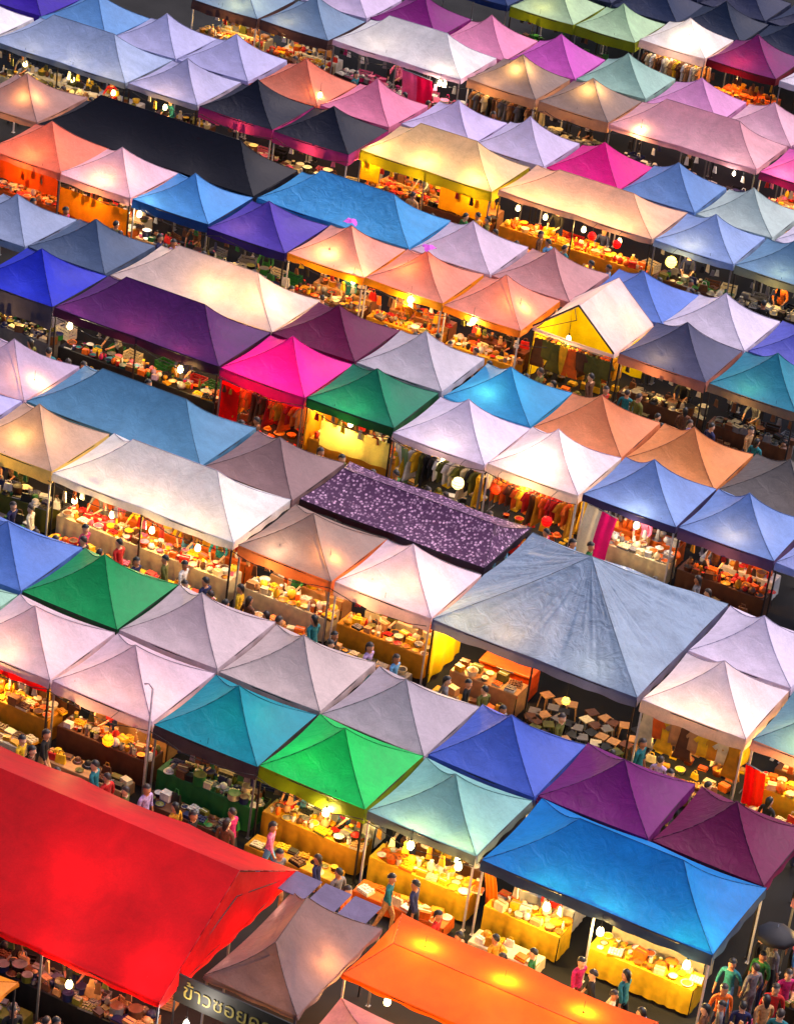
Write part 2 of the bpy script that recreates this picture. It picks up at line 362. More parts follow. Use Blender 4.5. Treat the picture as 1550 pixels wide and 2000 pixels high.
tent('pale blue tent corner at the right edge next to two steel blue tents', 3.2, k2+.2, 3, 3, (150, 160, 210), None)
tent('blue grey peaked tent at the left edge, third block', -27, k2+3.05, 3, 3, (140, 152, 180), 'bg9')
tent('dark slate peaked tent behind the royal blue one', -24, k2+3.1, 3, 3, (74, 90, 116), 'slate8')
tent('long peach tent with a bright warm glow behind the deep purple tent', -20.9, k2+3.15, 6, 3.1, (224, 198, 190), 'plong', trans=.42)
tent('maroon peaked tent above the magenta tent', -14.9, k2+3.05, 3, 3, (94, 18, 62), 'maroon')
tent('light grey lilac peaked tent behind the bottle green tent', -11.9, k2+3.05, 3, 3, (190, 182, 190), 'gl')
tent('sky blue peaked tent with a pale patch in its middle', -8.85, k2+3, 3, 3, (70, 148, 196), 'sky', trans=.4)
tent('rust orange peaked tent with sagging shaded folds', -5.85, k2+3, 3, 3, (214, 136, 98), 'or1', sag=.14)
tent('brighter apricot orange peaked tent right of the rust one', -2.85, k2+3.1, 3, 3, (226, 140, 92), 'or2')
tent('dark olive grey tent cut by the right edge beside the apricot one', .15, k2+3.15, 3.1, 3, (96, 90, 88), 'og', trans=.3)
# --- fourth block
tent('coral salmon peaked tent at the far left edge', -29.5, k3, 3.1, 3, (220, 124, 104), 'coralL', trans=.4, walls=[('F', (225, 90, 30), .0, .98, 1.3, 1.95, .4)])
tent('pale pink peaked tent over an orange lit stall on the left', -26.6, k3, 3, 3, (212, 182, 198), 'ppk', trans=.35, walls=[('F', (240, 140, 30), .03, .98, .8, 1.72, .4)], vc=(225, 170, 170), drop=.26)
tent('sky blue peaked tent left of the violet one', -23.6, k3, 3, 3, (84, 142, 202), 'skyl', vc=(26, 58, 112), drop=.32)
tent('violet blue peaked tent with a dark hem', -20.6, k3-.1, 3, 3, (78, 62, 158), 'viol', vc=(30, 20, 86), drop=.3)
tent('salmon peaked tent with a small orchid cloth on its peak', -17.6, k3, 2.9, 3, (212, 158, 146), 'sal', trans=.42, vc=(225, 140, 60), drop=.26)
tent('coral peaked tent glowing orange at its front edge', -14.7, k3, 2.9, 3, (220, 146, 128), 'cor', trans=.42, vc=(240, 150, 40), drop=.26)
tent('salmon peaked tent with grey shading left of the yellow lit gable', -11.8, k3, 2.8, 3, (216, 148, 132), 'sal2', trans=.42, vc=(225, 130, 60), drop=.24)
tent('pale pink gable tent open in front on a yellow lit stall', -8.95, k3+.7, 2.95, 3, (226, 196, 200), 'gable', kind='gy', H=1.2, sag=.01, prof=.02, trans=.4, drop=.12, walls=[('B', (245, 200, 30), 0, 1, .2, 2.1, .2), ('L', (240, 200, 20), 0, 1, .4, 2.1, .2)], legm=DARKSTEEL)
tent('navy slate peaked tent in front of a lilac white one', -5.95, k3+.8, 3.05, 3, (74, 76, 104), 'nslate', vc=(160, 108, 100), drop=.34)
tent('teal blue peaked tent cut by the right edge', -2.85, k3+.8, 3, 3, (54, 124, 148), 'tealR', vc=(130, 110, 96), drop=.3)
tent('brown peach peaked tent with a grey patch at the upper left edge', -32.6, k3+3.1, 3.1, 3.3, (158, 124, 118), 'bp', trans=.4)
tent('long black navy tent with a ridge across the upper left', -29.5, k3+3.1, 8.8, 3.1, (8, 13, 30), 'blk', gain=.6, bump=.12, H=1.1)
tent('long azure blue tent behind the violet one', -20.6, k3+3.1, 5.9, 3.1, (76, 148, 200), 'az', bump=.5)
tent('pale lilac pink peaked tent right of the azure tent', -14.7, k3+3.15, 3, 3, (208, 190, 208), 'lp5', trans=.35)
tent('rose brown peaked tent left of the periwinkle tent behind the gable', -11.7, k3+3.2, 2.95, 3, (186, 136, 136), 'rb4')
tent('periwinkle peaked tent right behind the yellow lit gable', -8.7, k3+3.75, 3, 3, (96, 124, 196), 'pwb')
tent('lilac white peaked tent behind the navy slate tent', -5.85, k3+3.85, 3, 3, (212, 202, 230), 'lw2')
tent('blue violet tent at the right edge behind the teal one', -2.8, k3+3.85, 3, 3, (92, 96, 184), 'bv')
# --- fifth block
tent('white lilac tent corner at the upper left edge', -38.6, k4-.2, 3.2, 3.1, (236, 216, 236), None)
tent('long pale blue grey tent with a hipped roof at the upper left', -35.3, k4-.2, 5.95, 3.3, (146, 162, 194), 'pbg', vc=(120, 130, 148), drop=.2)
tent('lavender grey peaked tent left of the black navy tents', -29.35, k4-.1, 3, 3.15, (168, 166, 200), 'lg', drop=.2, vc=(170, 165, 180))
tent('black navy tent with a magenta hem beside the lavender grey one', -26.35, k4-.05, 3.1, 3.1, (14, 18, 42), 'bn1', gain=.7, vc=(170, 62, 124), drop=.42)
tent('black navy tent with a magenta hem left of the long yellow tent', -23.25, k4-.05, 3.1, 3.1, (14, 18, 42), 'bn2', gain=.7, vc=(170, 62, 124), drop=.42)
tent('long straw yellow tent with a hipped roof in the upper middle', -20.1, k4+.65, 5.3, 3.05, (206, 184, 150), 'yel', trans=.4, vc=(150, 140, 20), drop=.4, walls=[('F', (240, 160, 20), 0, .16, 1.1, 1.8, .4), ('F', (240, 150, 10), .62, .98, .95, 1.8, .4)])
tent('long peach tent with a low flat roof in the upper right middle', -14.75, k4+1.0, 5.95, 3.1, (232, 180, 158), 'pch', trans=.42, H=.75, vc=(160, 134, 130), drop=.2)
tent('pale steel blue peaked tent right of the long peach tent', -8.8, k4+1.05, 3, 3, (134, 156, 202), 'psb')
tent('dusty teal blue tent at the right edge over a dark stall', -5.8, k4+1.1, 3.1, 3, (100, 134, 166), 'dtb', vc=(130, 136, 120), drop=.3)
tent('deep indigo violet tent at the top left corner', -38.5, k4+3.2, 3.2, 3.1, (48, 10, 140), None)
tent('steel blue peaked tent touching the indigo tent at the top left', -35.4, k4+3.1, 3.1, 3.1, (96, 138, 186), 'a4')
tent('lavender grey peaked tent in the back line at the upper left', -32.3, k4+3.15, 3, 3, (170, 170, 204), None)
tent('lavender peaked tent left of the coral one with a yellow glow', -29.3, k4+3.15, 3.1, 3, (172, 170, 206), None)
tent('coral peaked tent with a small bright yellow lamp glow', -26.2, k4+3.15, 3, 3, (232, 130, 108), 'cglow', trans=.4)
tent('rose pink peaked tent right of the coral one', -23.2, k4+3.2, 2.95, 3, (232, 130, 158), 'rose')
tent('pale lilac peaked tent behind the straw yellow one', -20.2, k4+3.9, 2.9, 3, (194, 180, 214), None)
tent('silver lilac peaked tent left of the hot pink one', -17.3, k4+4.0, 2.9, 3, (190, 180, 208), None)
tent('hot pink peaked tent in the upper middle', -14.4, k4+4.1, 2.9, 2.95, (216, 8, 130), 'hp')
tent('steel blue peaked tent right of the hot pink one', -11.5, k4+4.15, 2.9, 3, (104, 136, 186), None)
tent('pale sage peaked tent right of the upper steel blue one', -8.6, k4+4.2, 2.95, 3, (172, 188, 184), None)
tent('lilac white tent at the right edge behind the dusty teal one', -5.6, k4+4.2, 3, 3, (206, 200, 228), None)
# --- sixth block
tent('blue grey tent at the top edge left of its twin', -32.4, k5-.4, 3, 3, (110, 136, 160), 'tg0', vc=(70, 50, 50), drop=.4)
tent('blue grey peaked tent at the top edge, beside the white one', -29.35, k5-.35, 3.1, 3, (108, 132, 160), 'tg1', vc=(70, 50, 50), drop=.4)
tent('long white tent with two soft peaks near the top', -26.2, k5-.2, 5.6, 3.1, (230, 224, 250), 'wtop', trans=.4, vc=(220, 180, 200), drop=.2)
tent('khaki grey peaked tent with a warm round glow, left of a pair', -20.5, k5+.1, 2.95, 3, (134, 118, 112), 'kh1', trans=.42, vc=(170, 130, 108), drop=.36)
tent('khaki grey peaked tent with a warm round glow, right of a pair', -17.5, k5+.15, 2.95, 3, (134, 118, 112), 'kh2', trans=.42, vc=(170, 130, 108), drop=.42)
tent('long pink tent with a yellow lamp glow at its left end, upper right', -14.5, k5-.05, 6, 3.05, (222, 166, 176), 'pkl', trans=.42, drop=.2)
tent('orchid purple tent with a dark hem at the upper right edge', -8.4, k5-.1, 3, 3, (206, 100, 172), 'orch2', vc=(96, 20, 72), drop=.3)
tent('pale lilac pink tent at the top edge left of the purple one', -29.3, k5+2.75, 3, 3, (196, 180, 206), None)
tent('violet purple peaked tent at the top edge behind the white one', -26.3, k5+2.95, 3, 3, (118, 30, 106), None)
tent('candy pink peaked tent right of the violet purple one', -23.3, k5+2.95, 3, 3, (234, 140, 172), None)
tent('orchid peaked tent behind the khaki pair', -20.3, k5+3.15, 2.9, 2.9, (192, 92, 176), None)
tent('mint green peaked tent behind the right khaki tent', -17.4, k5+3.2, 2.95, 2.95, (150, 184, 170), None)
tent('orchid pink peaked tent behind the long pink one', -14.4, k5+3.1, 3, 2.95, (204, 146, 188), None)
tent('blush pink peaked tent at the right edge behind the long pink one', -11.4, k5+3.1, 3, 2.95, (226, 174, 188), None)
tent('faded pink tent out at the right edge', -8.4, k5+3.0, 3, 3, (214, 170, 190), None)
# --- seventh block
tent('dark navy tent at the top edge left of the green pair', -26.0, k6-.3, 3, 3, (20, 44, 92), None)
tent('pale green tent with an olive hem, left of a pair at the top', -23.0, k6-.2, 2.9, 3, (164, 192, 156), 'gr1', vc=(128, 138, 34), drop=.42)
tent('pale green tent with an olive hem, right of a pair at the top', -20.1, k6-.15, 2.7, 3, (166, 196, 158), 'gr2', vc=(128, 138, 34), drop=.42)
tent('white peaked tent glowing strongly pink white at the top right', -17.4, k6+.15, 2.9, 2.9, (240, 220, 222), 'wpk', trans=.45, vc=(225, 185, 180), drop=.34)
tent('dark plum peaked tent over an orange lit stall at the top right', -14.5, k6+.2, 3, 3, (96, 26, 88), 'plumT', vc=(84, 10, 30), drop=.3)
tent('white tent beyond the dark plum one at the right edge', -11.4, k6+.2, 3, 3, (224, 210, 232), None)
for i, (a_, c_, l_) in enumerate([(-23.0, (22, 30, 62), 'navy black tent behind the left pale green tent at the top edge'), (-20.0, (20, 34, 66), 'navy black tent behind the right pale green tent at the top edge'),
                                  (-17.2, (16, 30, 56), 'navy black tent behind the glowing white tent'), (-14.2, (22, 34, 60), 'navy black tent behind the dark plum tent'), (-11.2, (20, 26, 58), 'navy black tent at the upper right corner')]):
    tent(l_, a_, k6+3.1, 3, 3, c_, None)
for i in range(4): tent(f"plain navy tent in the farthest line, {['leftmost', 'second from the left', 'second from the right', 'rightmost'][i]}", -20.5+3.05*i, k6+6.2, 3, 3, (26, 34, 66), None)
tent('violet tent with a white rim at the top right corner', -11.4, k6+9.3, 3, 2.6, (74, 44, 130), None, vc=(220, 210, 230))
# --- nearest block at the bottom
tent('very large red gable roofed marquee in the bottom left corner', -15.2, -9.15, 15.2, 6.1, (204, 0, 46), 'red', gain=.72, bump=.06, kind='gx', H=1.75, trans=.42, sag=.05, prof=.0, drop=.14, vc=(235, 10, 12),
     walls=[])
tent('brown grey hipped tent with a salmon glow between the red and orange roofs', .2, -7.75, 2.4, 3.95, (128, 106, 104), 'bgr', H=1.05, ridge=((1.25, .75), (1.0, 2.6)), trans=.42, drop=.12)
tent('flat vivid orange tarpaulin roof with three yellow lamp spots', 2.6, -5.85, 6.5, 2.85, (236, 92, 4), 'orange', H=.22, kind='flat', trans=.5, drop=.12, sag=.03, bump=.05, gain=1.3)
tent('dusty rose peaked tent at the bottom edge left of the orange roof', 2.9, -9.3, 3, 3, (196, 124, 118), 'rosb', trans=.4, H=.8, eave=1.95)

# the closed red gable end and the lit orange-red hem belong to the red marquee
rt_, *_ = TENTS['red']
Vg = [(15.15, .0, 2.19), (15.15, 6.04, 2.19), (15.12, 3.02, 3.9)]
gm = []
n = 8; Vt, Ft = [], []
for j in range(n+1):
    for i in range(n+1):
        u, t_ = i/n, j/n; y0, y1 = 3.02*t_, 6.04-3.02*t_
        Vt.append((15.13+.05*math.sin(math.pi*u)*(1-t_)*math.sin(u*13), y0+(y1-y0)*u, 2.19+1.72*t_))
for j in range(n):
    for i in range(n): a_ = j*(n+1)+i; Ft.append((a_, a_+1, a_+n+2, a_+n+1))
obj('gable_end', mesh_from('gable_end', Vt, Ft), fabric((225, 4, 10), .45, .1, None, .62), rt_)
# gable of the yellow lit tent: dark front rim
gt_ = TENTS['gable'][0]
obj('rim', tubes('rim', [((0, -.02, 2.2), (1.445, -.02, 3.4), .03), ((1.445, -.02, 3.4), (2.89, -.02, 2.2), .03)]), DARKSTEEL, gt_)

# ------------------------------------------------------------------ lamps
WARM = (1.0, .54, .16); YEL = (1.0, .62, .18); CREAM = (1.0, .78, .5); WHITE = (1.0, .9, .78); ORG = (1.0, .43, .09); RED = (1.0, .2, .06)
BULB = lathe('bulb', [(.012, .16), (.035, .13), (.07, .07), (.085, 0), (.07, -.06), (.03, -.09)][::-1], 10)
CORD = tubes('cord', [((0, 0, .2), (0, 0, .5), .006)], 4)
SOCK = lathe('socket', [(.03, .13), (.03, .2), (.01, .21)], 8)
LD = {}
def lamp(label, x, y, z, power, c=WARM, bulb=True, size=1.0):
    t = thing('hanging_lamp', label, 'lamp', (x, y, z), 0, 'lamps hanging under the tents')
    o = obj('bulb', BULB, glow((255, 226, 150) if c != WHITE else (255, 236, 195), 3.5), t); o.scale = (min(size, 1.1)*(.75 if c == WHITE else 1),)*3
    obj('socket', SOCK, BLACK, t); obj('cord', CORD, BLACK, t)
    k = (round(power, 1), c)
    if k not in LD:
        l = bpy.data.lights.new('lamp_light', 'POINT'); l.energy = power*LAMP; l.color = c; l.shadow_soft_size = .06; LD[k] = l
    lo = bpy.data.objects.new('light_source', LD[k]); col.objects.link(lo); lo.parent = t; lo.location = (0, 0, 0)
    return t
def dsc(key): return TENTS[key][1]
def short(key):
    l = dsc(key).split(); stop = {'with', 'left', 'right', 'between', 'touching', 'above', 'behind', 'near', 'at', 'half', 'in', 'beside', 'over', 'cut', 'open', 'on', 'glowing', 'to', 'below', 'across', 'twice', 'printed'}
    out = []
    for w_ in l:
        if w_.strip(',') in stop: break
        out.append(w_.strip(','))
    s_ = ' '.join(out)
    return s_

# ------------------------------------------------------------------ goods prototypes
G = {}
G['bottle'] = (lathe('bottle', [(.035, 0), (.04, .02), (.04, .15), (.015, .2), (.015, .24), (.018, .25)], 8, [0, 0, 0, 0, 1]), 'bottle', .07)
G['jar'] = (lathe('jar', [(.06, 0), (.065, .02), (.065, .13), (.055, .15), (.062, .155), (.062, .18)], 10, [0, 0, 0, 1, 1]), 'jar', .13)
G['bowl'] = (lathe('bowl', [(.05, 0), (.11, .05), (.14, .09), (.125, .08), (.06, .07), (.0, .1)], 12, [0, 0, 0, 1, 1]), 'bowl', .28)
G['basket'] = (lathe('basket', [(.11, 0), (.14, .12), (.15, .13), (.13, .12), (.09, .14), (.03, .17), (.0, .18)], 12, [0, 0, 0, 1, 1, 1]), 'basket', .3)
G['pot'] = (lathe('pot', [(.15, 0), (.16, .02), (.16, .2), (.17, .21), (.14, .2), (.02, .18)], 14, [0, 0, 0, 1, 1]), 'pot', .34)
def carton():
    return mesh_from('carton', *box2(.13, .1, .16, .01))
def box2(a, b, h, lip):
    V, F = box_data(-a, a, -b, b, 0, h); v2, f2 = box_data(-a*.96, a*.96, -.012, .012, h, h+.004)
    n_ = len(V); return V+v2, F+[tuple(i+n_ for i in q) for q in f2], False, [0]*6+[1]*6
G['carton'] = (mesh_from('carton', *box2(.13, .1, .17, .01)), 'carton', .27)
def tray():
    V, F = box_data(-.17, .17, -.12, .12, 0, .05); mi = [0]*6
    for i in range(5):
        for j in range(3):
            x, y = -.13+i*.065, -.08+j*.08; v, f = box_data(x-.026, x+.026, y-.033, y+.033, .05, .085+.01*((i*j) % 3)); n_ = len(V); V += v; F += [tuple(q+n_ for q in ff) for ff in f]; mi += [1]*6
    return mesh_from('tray', V, F, False, mi)
G['tray'] = (tray(), 'tray', .36)
G['cup'] = (lathe('cup', [(.045, 0), (.06, .12), (.055, .12), (.04, .1), (.0, .1)], 8, [0, 0, 1, 1]), 'cup', .14)
G['plate'] = (lathe('plate', [(.06, 0), (.13, .02), (.15, .035), (.12, .03), (.08, .05), (.0, .08)], 12, [0, 0, 0, 1, 1]), 'plate', .3)
G['vase'] = (lathe('vase', [(.05, 0), (.09, .08), (.08, .16), (.03, .22), (.05, .27), (.04, .26)], 10, [0, 0, 0, 1, 1]), 'vase', .2)
G['hat'] = (lathe('hat', [(.17, .0), (.16, .02), (.1, .03), (.1, .045), (.095, .11), (.06, .14), (.0, .145)], 14, [0, 0, 1, 0, 0, 0]), 'hat', .36)
def bag():
    V, F = box_data(-.15, .15, -.06, .06, 0, .22); V = [(x*(.8 if z > .1 else 1), y*(.5 if z > .1 else 1), z) for x, y, z in V]; mi = [0]*6
    for a_, b_ in (((-.07, 0, .22), (-.05, 0, .32)), ((-.05, 0, .32), (.05, 0, .32)), ((.05, 0, .32), (.07, 0, .22))):
        v, f = tube_data(a_, b_, .012, 5); n_ = len(V); V = V+[tuple(q) for q in v]; F = F+[tuple(i+n_ for i in ff) for ff in f]; mi += [1]*len(f)
    return mesh_from('bag', V, F, False, mi)
G['bag'] = (bag(), 'bag', .34)
G['melon'] = (lathe('melon', [(.02, 0), (.08, .02), (.12, .08), (.12, .12), (.08, .19), (.02, .21), (.01, .23)], 12, [0, 0, 0, 0, 0, 1]), 'melon', .26)
def folded():
    V, F, mi = [], [], []
    for k_ in range(3):
        v, f = box_data(-.15+.01*k_, .15-.008*k_, -.11, .11-.01*k_, k_*.035, k_*.035+.03); n_ = len(V); V += v; F += [tuple(i+n_ for i in q) for q in f]; mi += [k_ % 2]*6
    return mesh_from('folded_cloth', V, F, False, mi)
G['folded_cloth'] = (folded(), 'cloth pile', .34)
def crate():
    bl = [(-.26, .26, -.18, .18, 0, .02)]
    for z in (.04, .13, .22):
        bl += [(-.26, .26, -.18, -.165, z, z+.06), (-.26, .26, .165, .18, z, z+.06), (-.26, -.245, -.165, .165, z, z+.06), (.245, .26, -.165, .165, z, z+.06)]
    bl += [(sx*.25-.012, sx*.25+.012, sy*.17-.012, sy*.17+.012, .02, .29) for sx in (-1, 1) for sy in (-1, 1)]
    me = boxes('crate', bl); return me
G['crate'] = (crate(), 'crate', .56)
def stool():
    v, f = box_data(-.15, .15, -.15, .15, .43, .46); V, F = v, f
    for sx in (-1, 1):
        for sy in (-1, 1):
            v, f = tube_data((sx*.16, sy*.16, 0), (sx*.11, sy*.11, .43), .02, 5); n_ = len(V); V = V+v; F = F+[tuple(i+n_ for i in q) for q in f]
    return mesh_from('stool', V, F, False)
STOOL = stool()
def garment(kind):
    """a hanging garment: front and back follow an outline and belly out"""
    if kind == 'shirt': P = [(-.09, .0), (-.2, -.05), (-.33, -.24), (-.25, -.3), (-.19, -.2), (-.2, -.68), (.2, -.68), (.19, -.2), (.25, -.3), (.33, -.24), (.2, -.05), (.09, .0), (0, -.06)]
    elif kind == 'dress': P = [(-.07, .0), (-.17, -.06), (-.14, -.35), (-.28, -1.0), (.28, -1.0), (.14, -.35), (.17, -.06), (.07, .0), (0, -.08)]
    else: P = [(-.18, 0), (-.2, -.25), (-.19, -.95), (-.05, -.95), (0, -.3), (.05, -.95), (.19, -.95), (.2, -.25), (.18, 0)]
    n_ = len(P); V, F = [], []
    cx, cy = 0, sum(p[1] for p in P)/n_
    for lay, y in ((0, -.015), (1, -.05), (2, .05), (3, .015)):
        for p in P:
            k_ = 1 if lay in (0, 3) else .82
            V.append((p[0]*k_, y, (p[1]-cy)*k_+cy))
    for a_, b_ in ((0, 1), (2, 3), (3, 0)):
        for i in range(n_):
            j = (i+1) % n_; F.append((a_*n_+i, a_*n_+j, b_*n_+j, b_*n_+i))
    F.append(tuple(n_+i for i in range(n_))[::-1]); F.append(tuple(2*n_+i for i in range(n_)))
    # hook
    v, f = tube_data((0, 0, -.05), (0, 0, .09), .006, 4); k_ = len(V); V += [tuple(q) for q in v]; F += [tuple(q+k_ for q in ff) for ff in f]
    bm = bmesh.new(); bv = [bm.verts.new(v_) for v_ in V]
    for f_ in F: bm.faces.new([bv[i] for i in f_])
    bmesh.ops.triangulate(bm, faces=[q for q in bm.faces if len(q.verts) > 4])
    bmesh.ops.recalc_face_normals(bm, faces=bm.faces[:])
    me = bpy.data.meshes.new(kind); bm.to_mesh(me); bm.free(); return me
GAR = {k_: garment(k_) for k_ in ('shirt', 'dress', 'trousers')}
COLS = {'red': (190, 24, 20), 'orange': (226, 104, 20), 'yellow': (236, 190, 30), 'cream': (226, 210, 170), 'white': (226, 222, 216), 'black': (22, 20, 22), 'navy': (26, 34, 80), 'sky blue': (90, 150, 200),
        'pink': (226, 110, 150), 'magenta': (186, 20, 100), 'green': (36, 110, 50), 'olive': (96, 96, 34), 'brown': (98, 58, 34), 'grey': (120, 116, 118), 'teal': (20, 110, 120), 'lilac': (176, 150, 200), 'tan': (190, 140, 90), 'mustard': (200, 140, 20)}
WARMP = ['mustard', 'yellow', 'cream', 'brown', 'orange', 'black', 'tan', 'white', 'olive', 'red', 'grey']
MIXP = list(COLS)
DARKP = ['black', 'navy', 'grey', 'brown', 'white', 'olive', 'cream', 'green']
used = set()
def pos_word(f, b=''):
    w_ = ['far left', 'left', 'mid left', 'middle', 'mid right', 'right', 'far right'][min(6, int(f*7))]
    return w_
def place_good(kind, x, y, z, frac, where, tname, pal, rz=None):
    pal = list(pal); random.shuffle(pal)
    for c1 in pal:
        lab = f"{c1} {G[kind][1]}, {pos_word(frac)} {where}, under the {tname}"
        if lab in used: continue
        used.add(lab)
        c2 = COLS[random.choice(pal)]
        o = obj(kind, G[kind][0], [paint(COLS[c1], .45), paint(c2, .5)] if len(G[kind][0].polygons) and kind != 'crate' else [paint(COLS[c1], .5)], None, (x, y, z), (0, 0, random.uniform(-.3, .3) if rz is None else rz))
        s_ = random.uniform(.68, 1.1) if kind != 'crate' else random.uniform(.9, 1.1); o.scale = (s_, s_, s_*random.uniform(.8, 1.35))
        return tag(o, lab, G[kind][1], {'bottle': 'bottles on the counters', 'jar': 'jars on the counters', 'bowl': 'bowls on the counters', 'basket': 'baskets on the counters', 'pot': 'cooking pots', 'carton': 'cartons on the counters', 'tray': 'food trays on the counters', 'crate': 'crates in the stalls'}.get(kind, kind.replace('_', ' ')+' goods on the stalls'))
    return None
def counter(x0, x1, y, cn, tname, where='counter', h=.82, dep=.7, glossy=False, emis=False):
    t = thing('market_counter', f"{cn} cloth covered {where} under the {tname}", 'counter', (x0, y, 0), 0, 'market counters')
    L_ = x1-x0; c = COLS[cn]
    obj('tabletop', bevel_box('tabletop', 0, L_, 0, dep, h-.035, h), paint(c, .5), t)
    m = max(10, int(L_*18)); V, F = [], []
    for j in range(4):
        for i in range(m+1):
            u = i/m; tt = j/3; V.append((.005+u*(L_-.01), -.012-.05*abs(math.sin(u*L_*9+math.sin(u*L_*3)))*tt, h-.01-(h-.12)*tt))
    for j in range(3):
        for i in range(m): a_ = j*(m+1)+i; F.append((a_, a_+m+1, a_+m+2, a_+1))
    o_ = len(V)
    for j in range(4):
        for i in range(6):
            u = i/5; tt = j/3; V.append((L_+.012+.015*abs(math.sin(u*8))*tt, .01+u*(dep-.02), h-.01-(h-.12)*tt))
    for j in range(3):
        for i in range(5): a_ = o_+j*6+i; F.append((a_, a_+6, a_+7, a_+1))
    obj('table_skirt', mesh_from('table_skirt', V, F), paint(c, .6, 0, .2, 5, .25), t)
    for px in (.06, L_-.06):
        for py in (.06, dep-.06): obj('leg', boxes('leg', [(px-.02, px+.02, py-.02, py+.02, 0, h-.04)]), DARKSTEEL, t)
    return t
def packet():
    V, F = box_data(-.08, .08, -.02, .02, -.24, 0); V = [(x*(.55 if z > -.01 else 1), y, z) for x, y, z in V]; mi = [0]*6
    v, f = tube_data((0, 0, 0), (0, 0, .3), .005, 4); n_ = len(V); V = V+[tuple(q) for q in v]; F = F+[tuple(i+n_ for i in ff) for ff in f]; mi += [1]*len(f)
    return mesh_from('packet', V, F, False, mi)
PACKET = packet()
def rail(x0, x1, y, z, tname, pal, kinds=('shirt', 'dress', 'shirt'), face=False, step=.17, where='rail'):
    t = thing('clothes_rail', f"{where} clothes rail under the {tname}", 'clothes rail', (x0, y, 0), 0, 'clothes rails')
    L_ = x1-x0
    obj('crossbar', tubes('crossbar', [((0, 0, z), (L_, 0, z), .015)]), STEEL, t)
    for px in (0, L_): obj('upright', tubes('upright', [((px, 0, 0), (px, 0, z), .016), ((px, -.25, .02), (px, .25, .02), .016)]), STEEL, t)
    st = step if not face else .27
    nn = int(L_/st); pool = []
    for i in range(nn):
        fx = (i+.5)/nn
        k_ = random.choice(kinds); pc = [c for c in pal]; random.shuffle(pc)
        for c in pc:
            lab = f"{c} {k_}, {pos_word(fx)} of {where} rail, under the {tname}"
            if lab in used: continue
            used.add(lab)
            o = obj(k_, GAR[k_], paint(COLS[c], .8, 0, .3, 4, .15), None, (x0+fx*L_, y, z-.085), (0, 0, random.uniform(-.1, .1) if face else R(78)+random.uniform(-.25, .25)))
            tag(o, lab, k_, 'garments hanging on rails'); break
# ------------------------------------------------------------------ people
def skeleton(pose):
    """joints with radii; edges tagged with material 0 skin 1 shirt 2 trousers 3 shoes"""
    J, E_ = [], []
    def j(x, y, z, r, p=None, m=1, ry=None):
        J.append((x, y, z, r, ry or r)); i = len(J)-1
        if p is not None: E_.append((p, i, m))
        return i
    sit = pose == 'sit'; dz = -.42 if sit else 0
    lean = {'serve': .16, 'walk': .03}.get(pose, 0)
    pel = j(0, 0, .94+dz, .13, None, 2, .105)
    wst = j(0, -lean*.3, 1.08+dz, .12, pel, 1, .09); ch = j(0, -lean*.8, 1.28+dz, .155, wst, 1, .1); nk0 = j(0, -lean, 1.42+dz, .075, ch, 1)
    nk = j(0, -lean-.01, 1.48+dz, .05, nk0, 0); h1 = j(0, -lean-.02, 1.56+dz, .075, nk, 0, .085); h2 = j(0, -lean-.015, 1.64+dz, .085, h1, 0, .095); h3 = j(0, -lean-.01, 1.7+dz, .06, h2, 0)
    j(0, -lean-.125, 1.575+dz, .014, h1, 0)                    # nose
    for s in (-1, 1): j(s*.088, -lean-.005, 1.58+dz, .014, h1, 0)   # ears
    for s in (-1, 1):
        sh = j(s*.19, -lean, 1.39+dz, .06, nk0, 1)
        if pose == 'stand': el, wr = (s*.25, .02, 1.12), (s*.24, -.06, .88)
        elif pose == 'serve': el, wr = (s*.26, -.28, 1.16), (s*.16, -.5, 1.05)
        elif pose == 'walk': el, wr = (s*.25, .1*s, 1.12), (s*.25, .14*s-.06, .89)
        else: el, wr = (s*.25, -.06, 1.12+dz), (s*.13, -.3, 1.03+dz)
        e_ = j(*el, .042, sh, 1); ms = j(*(Vector(el).lerp(Vector(wr), .25)), .038, e_, 1); w_ = j(*wr, .026, ms, 0)
        d = (Vector(wr)-Vector(el)).normalized(); side = Vector((s, 0, 0)).cross(d).normalized() if abs(d.x) < .9 else Vector((0, 1, 0))
        pm = Vector(wr)+d*.05; pa = j(*pm, .026, w_, 0)
        for q, (off, ln) in enumerate(((-.03, .06), (-.01, .075), (.01, .07), (.03, .055))):
            f1 = pm+side*off+d*.035; f2 = f1+d*ln*.6; k_ = j(*f1, .009, pa, 0); j(*f2, .008, k_, 0)
        th = Vector(wr)+d*.03+side*.045; j(*th, .011, w_, 0)
        hipx = s*.09
        if sit: kn, an, to = (hipx*1.3, -.42, .5), (hipx*1.3, -.42, .08), (hipx*1.4, -.56, .04)
        elif pose == 'walk': kn, an, to = (hipx, -.14*s-.04, .5), (hipx, -.2*s+.05, .09), (hipx, -.2*s-.1, .04)
        else: kn, an, to = (hipx*1.1, -.02, .5), (hipx*1.2, .02, .09), (hipx*1.3, -.14, .04)
        hp = j(hipx, 0, .88+dz, .095, pel, 2); kk = j(*kn, .06, hp, 2); aa = j(*an, .042, kk, 2); j(*to, .035, aa, 3)
    return J, E_
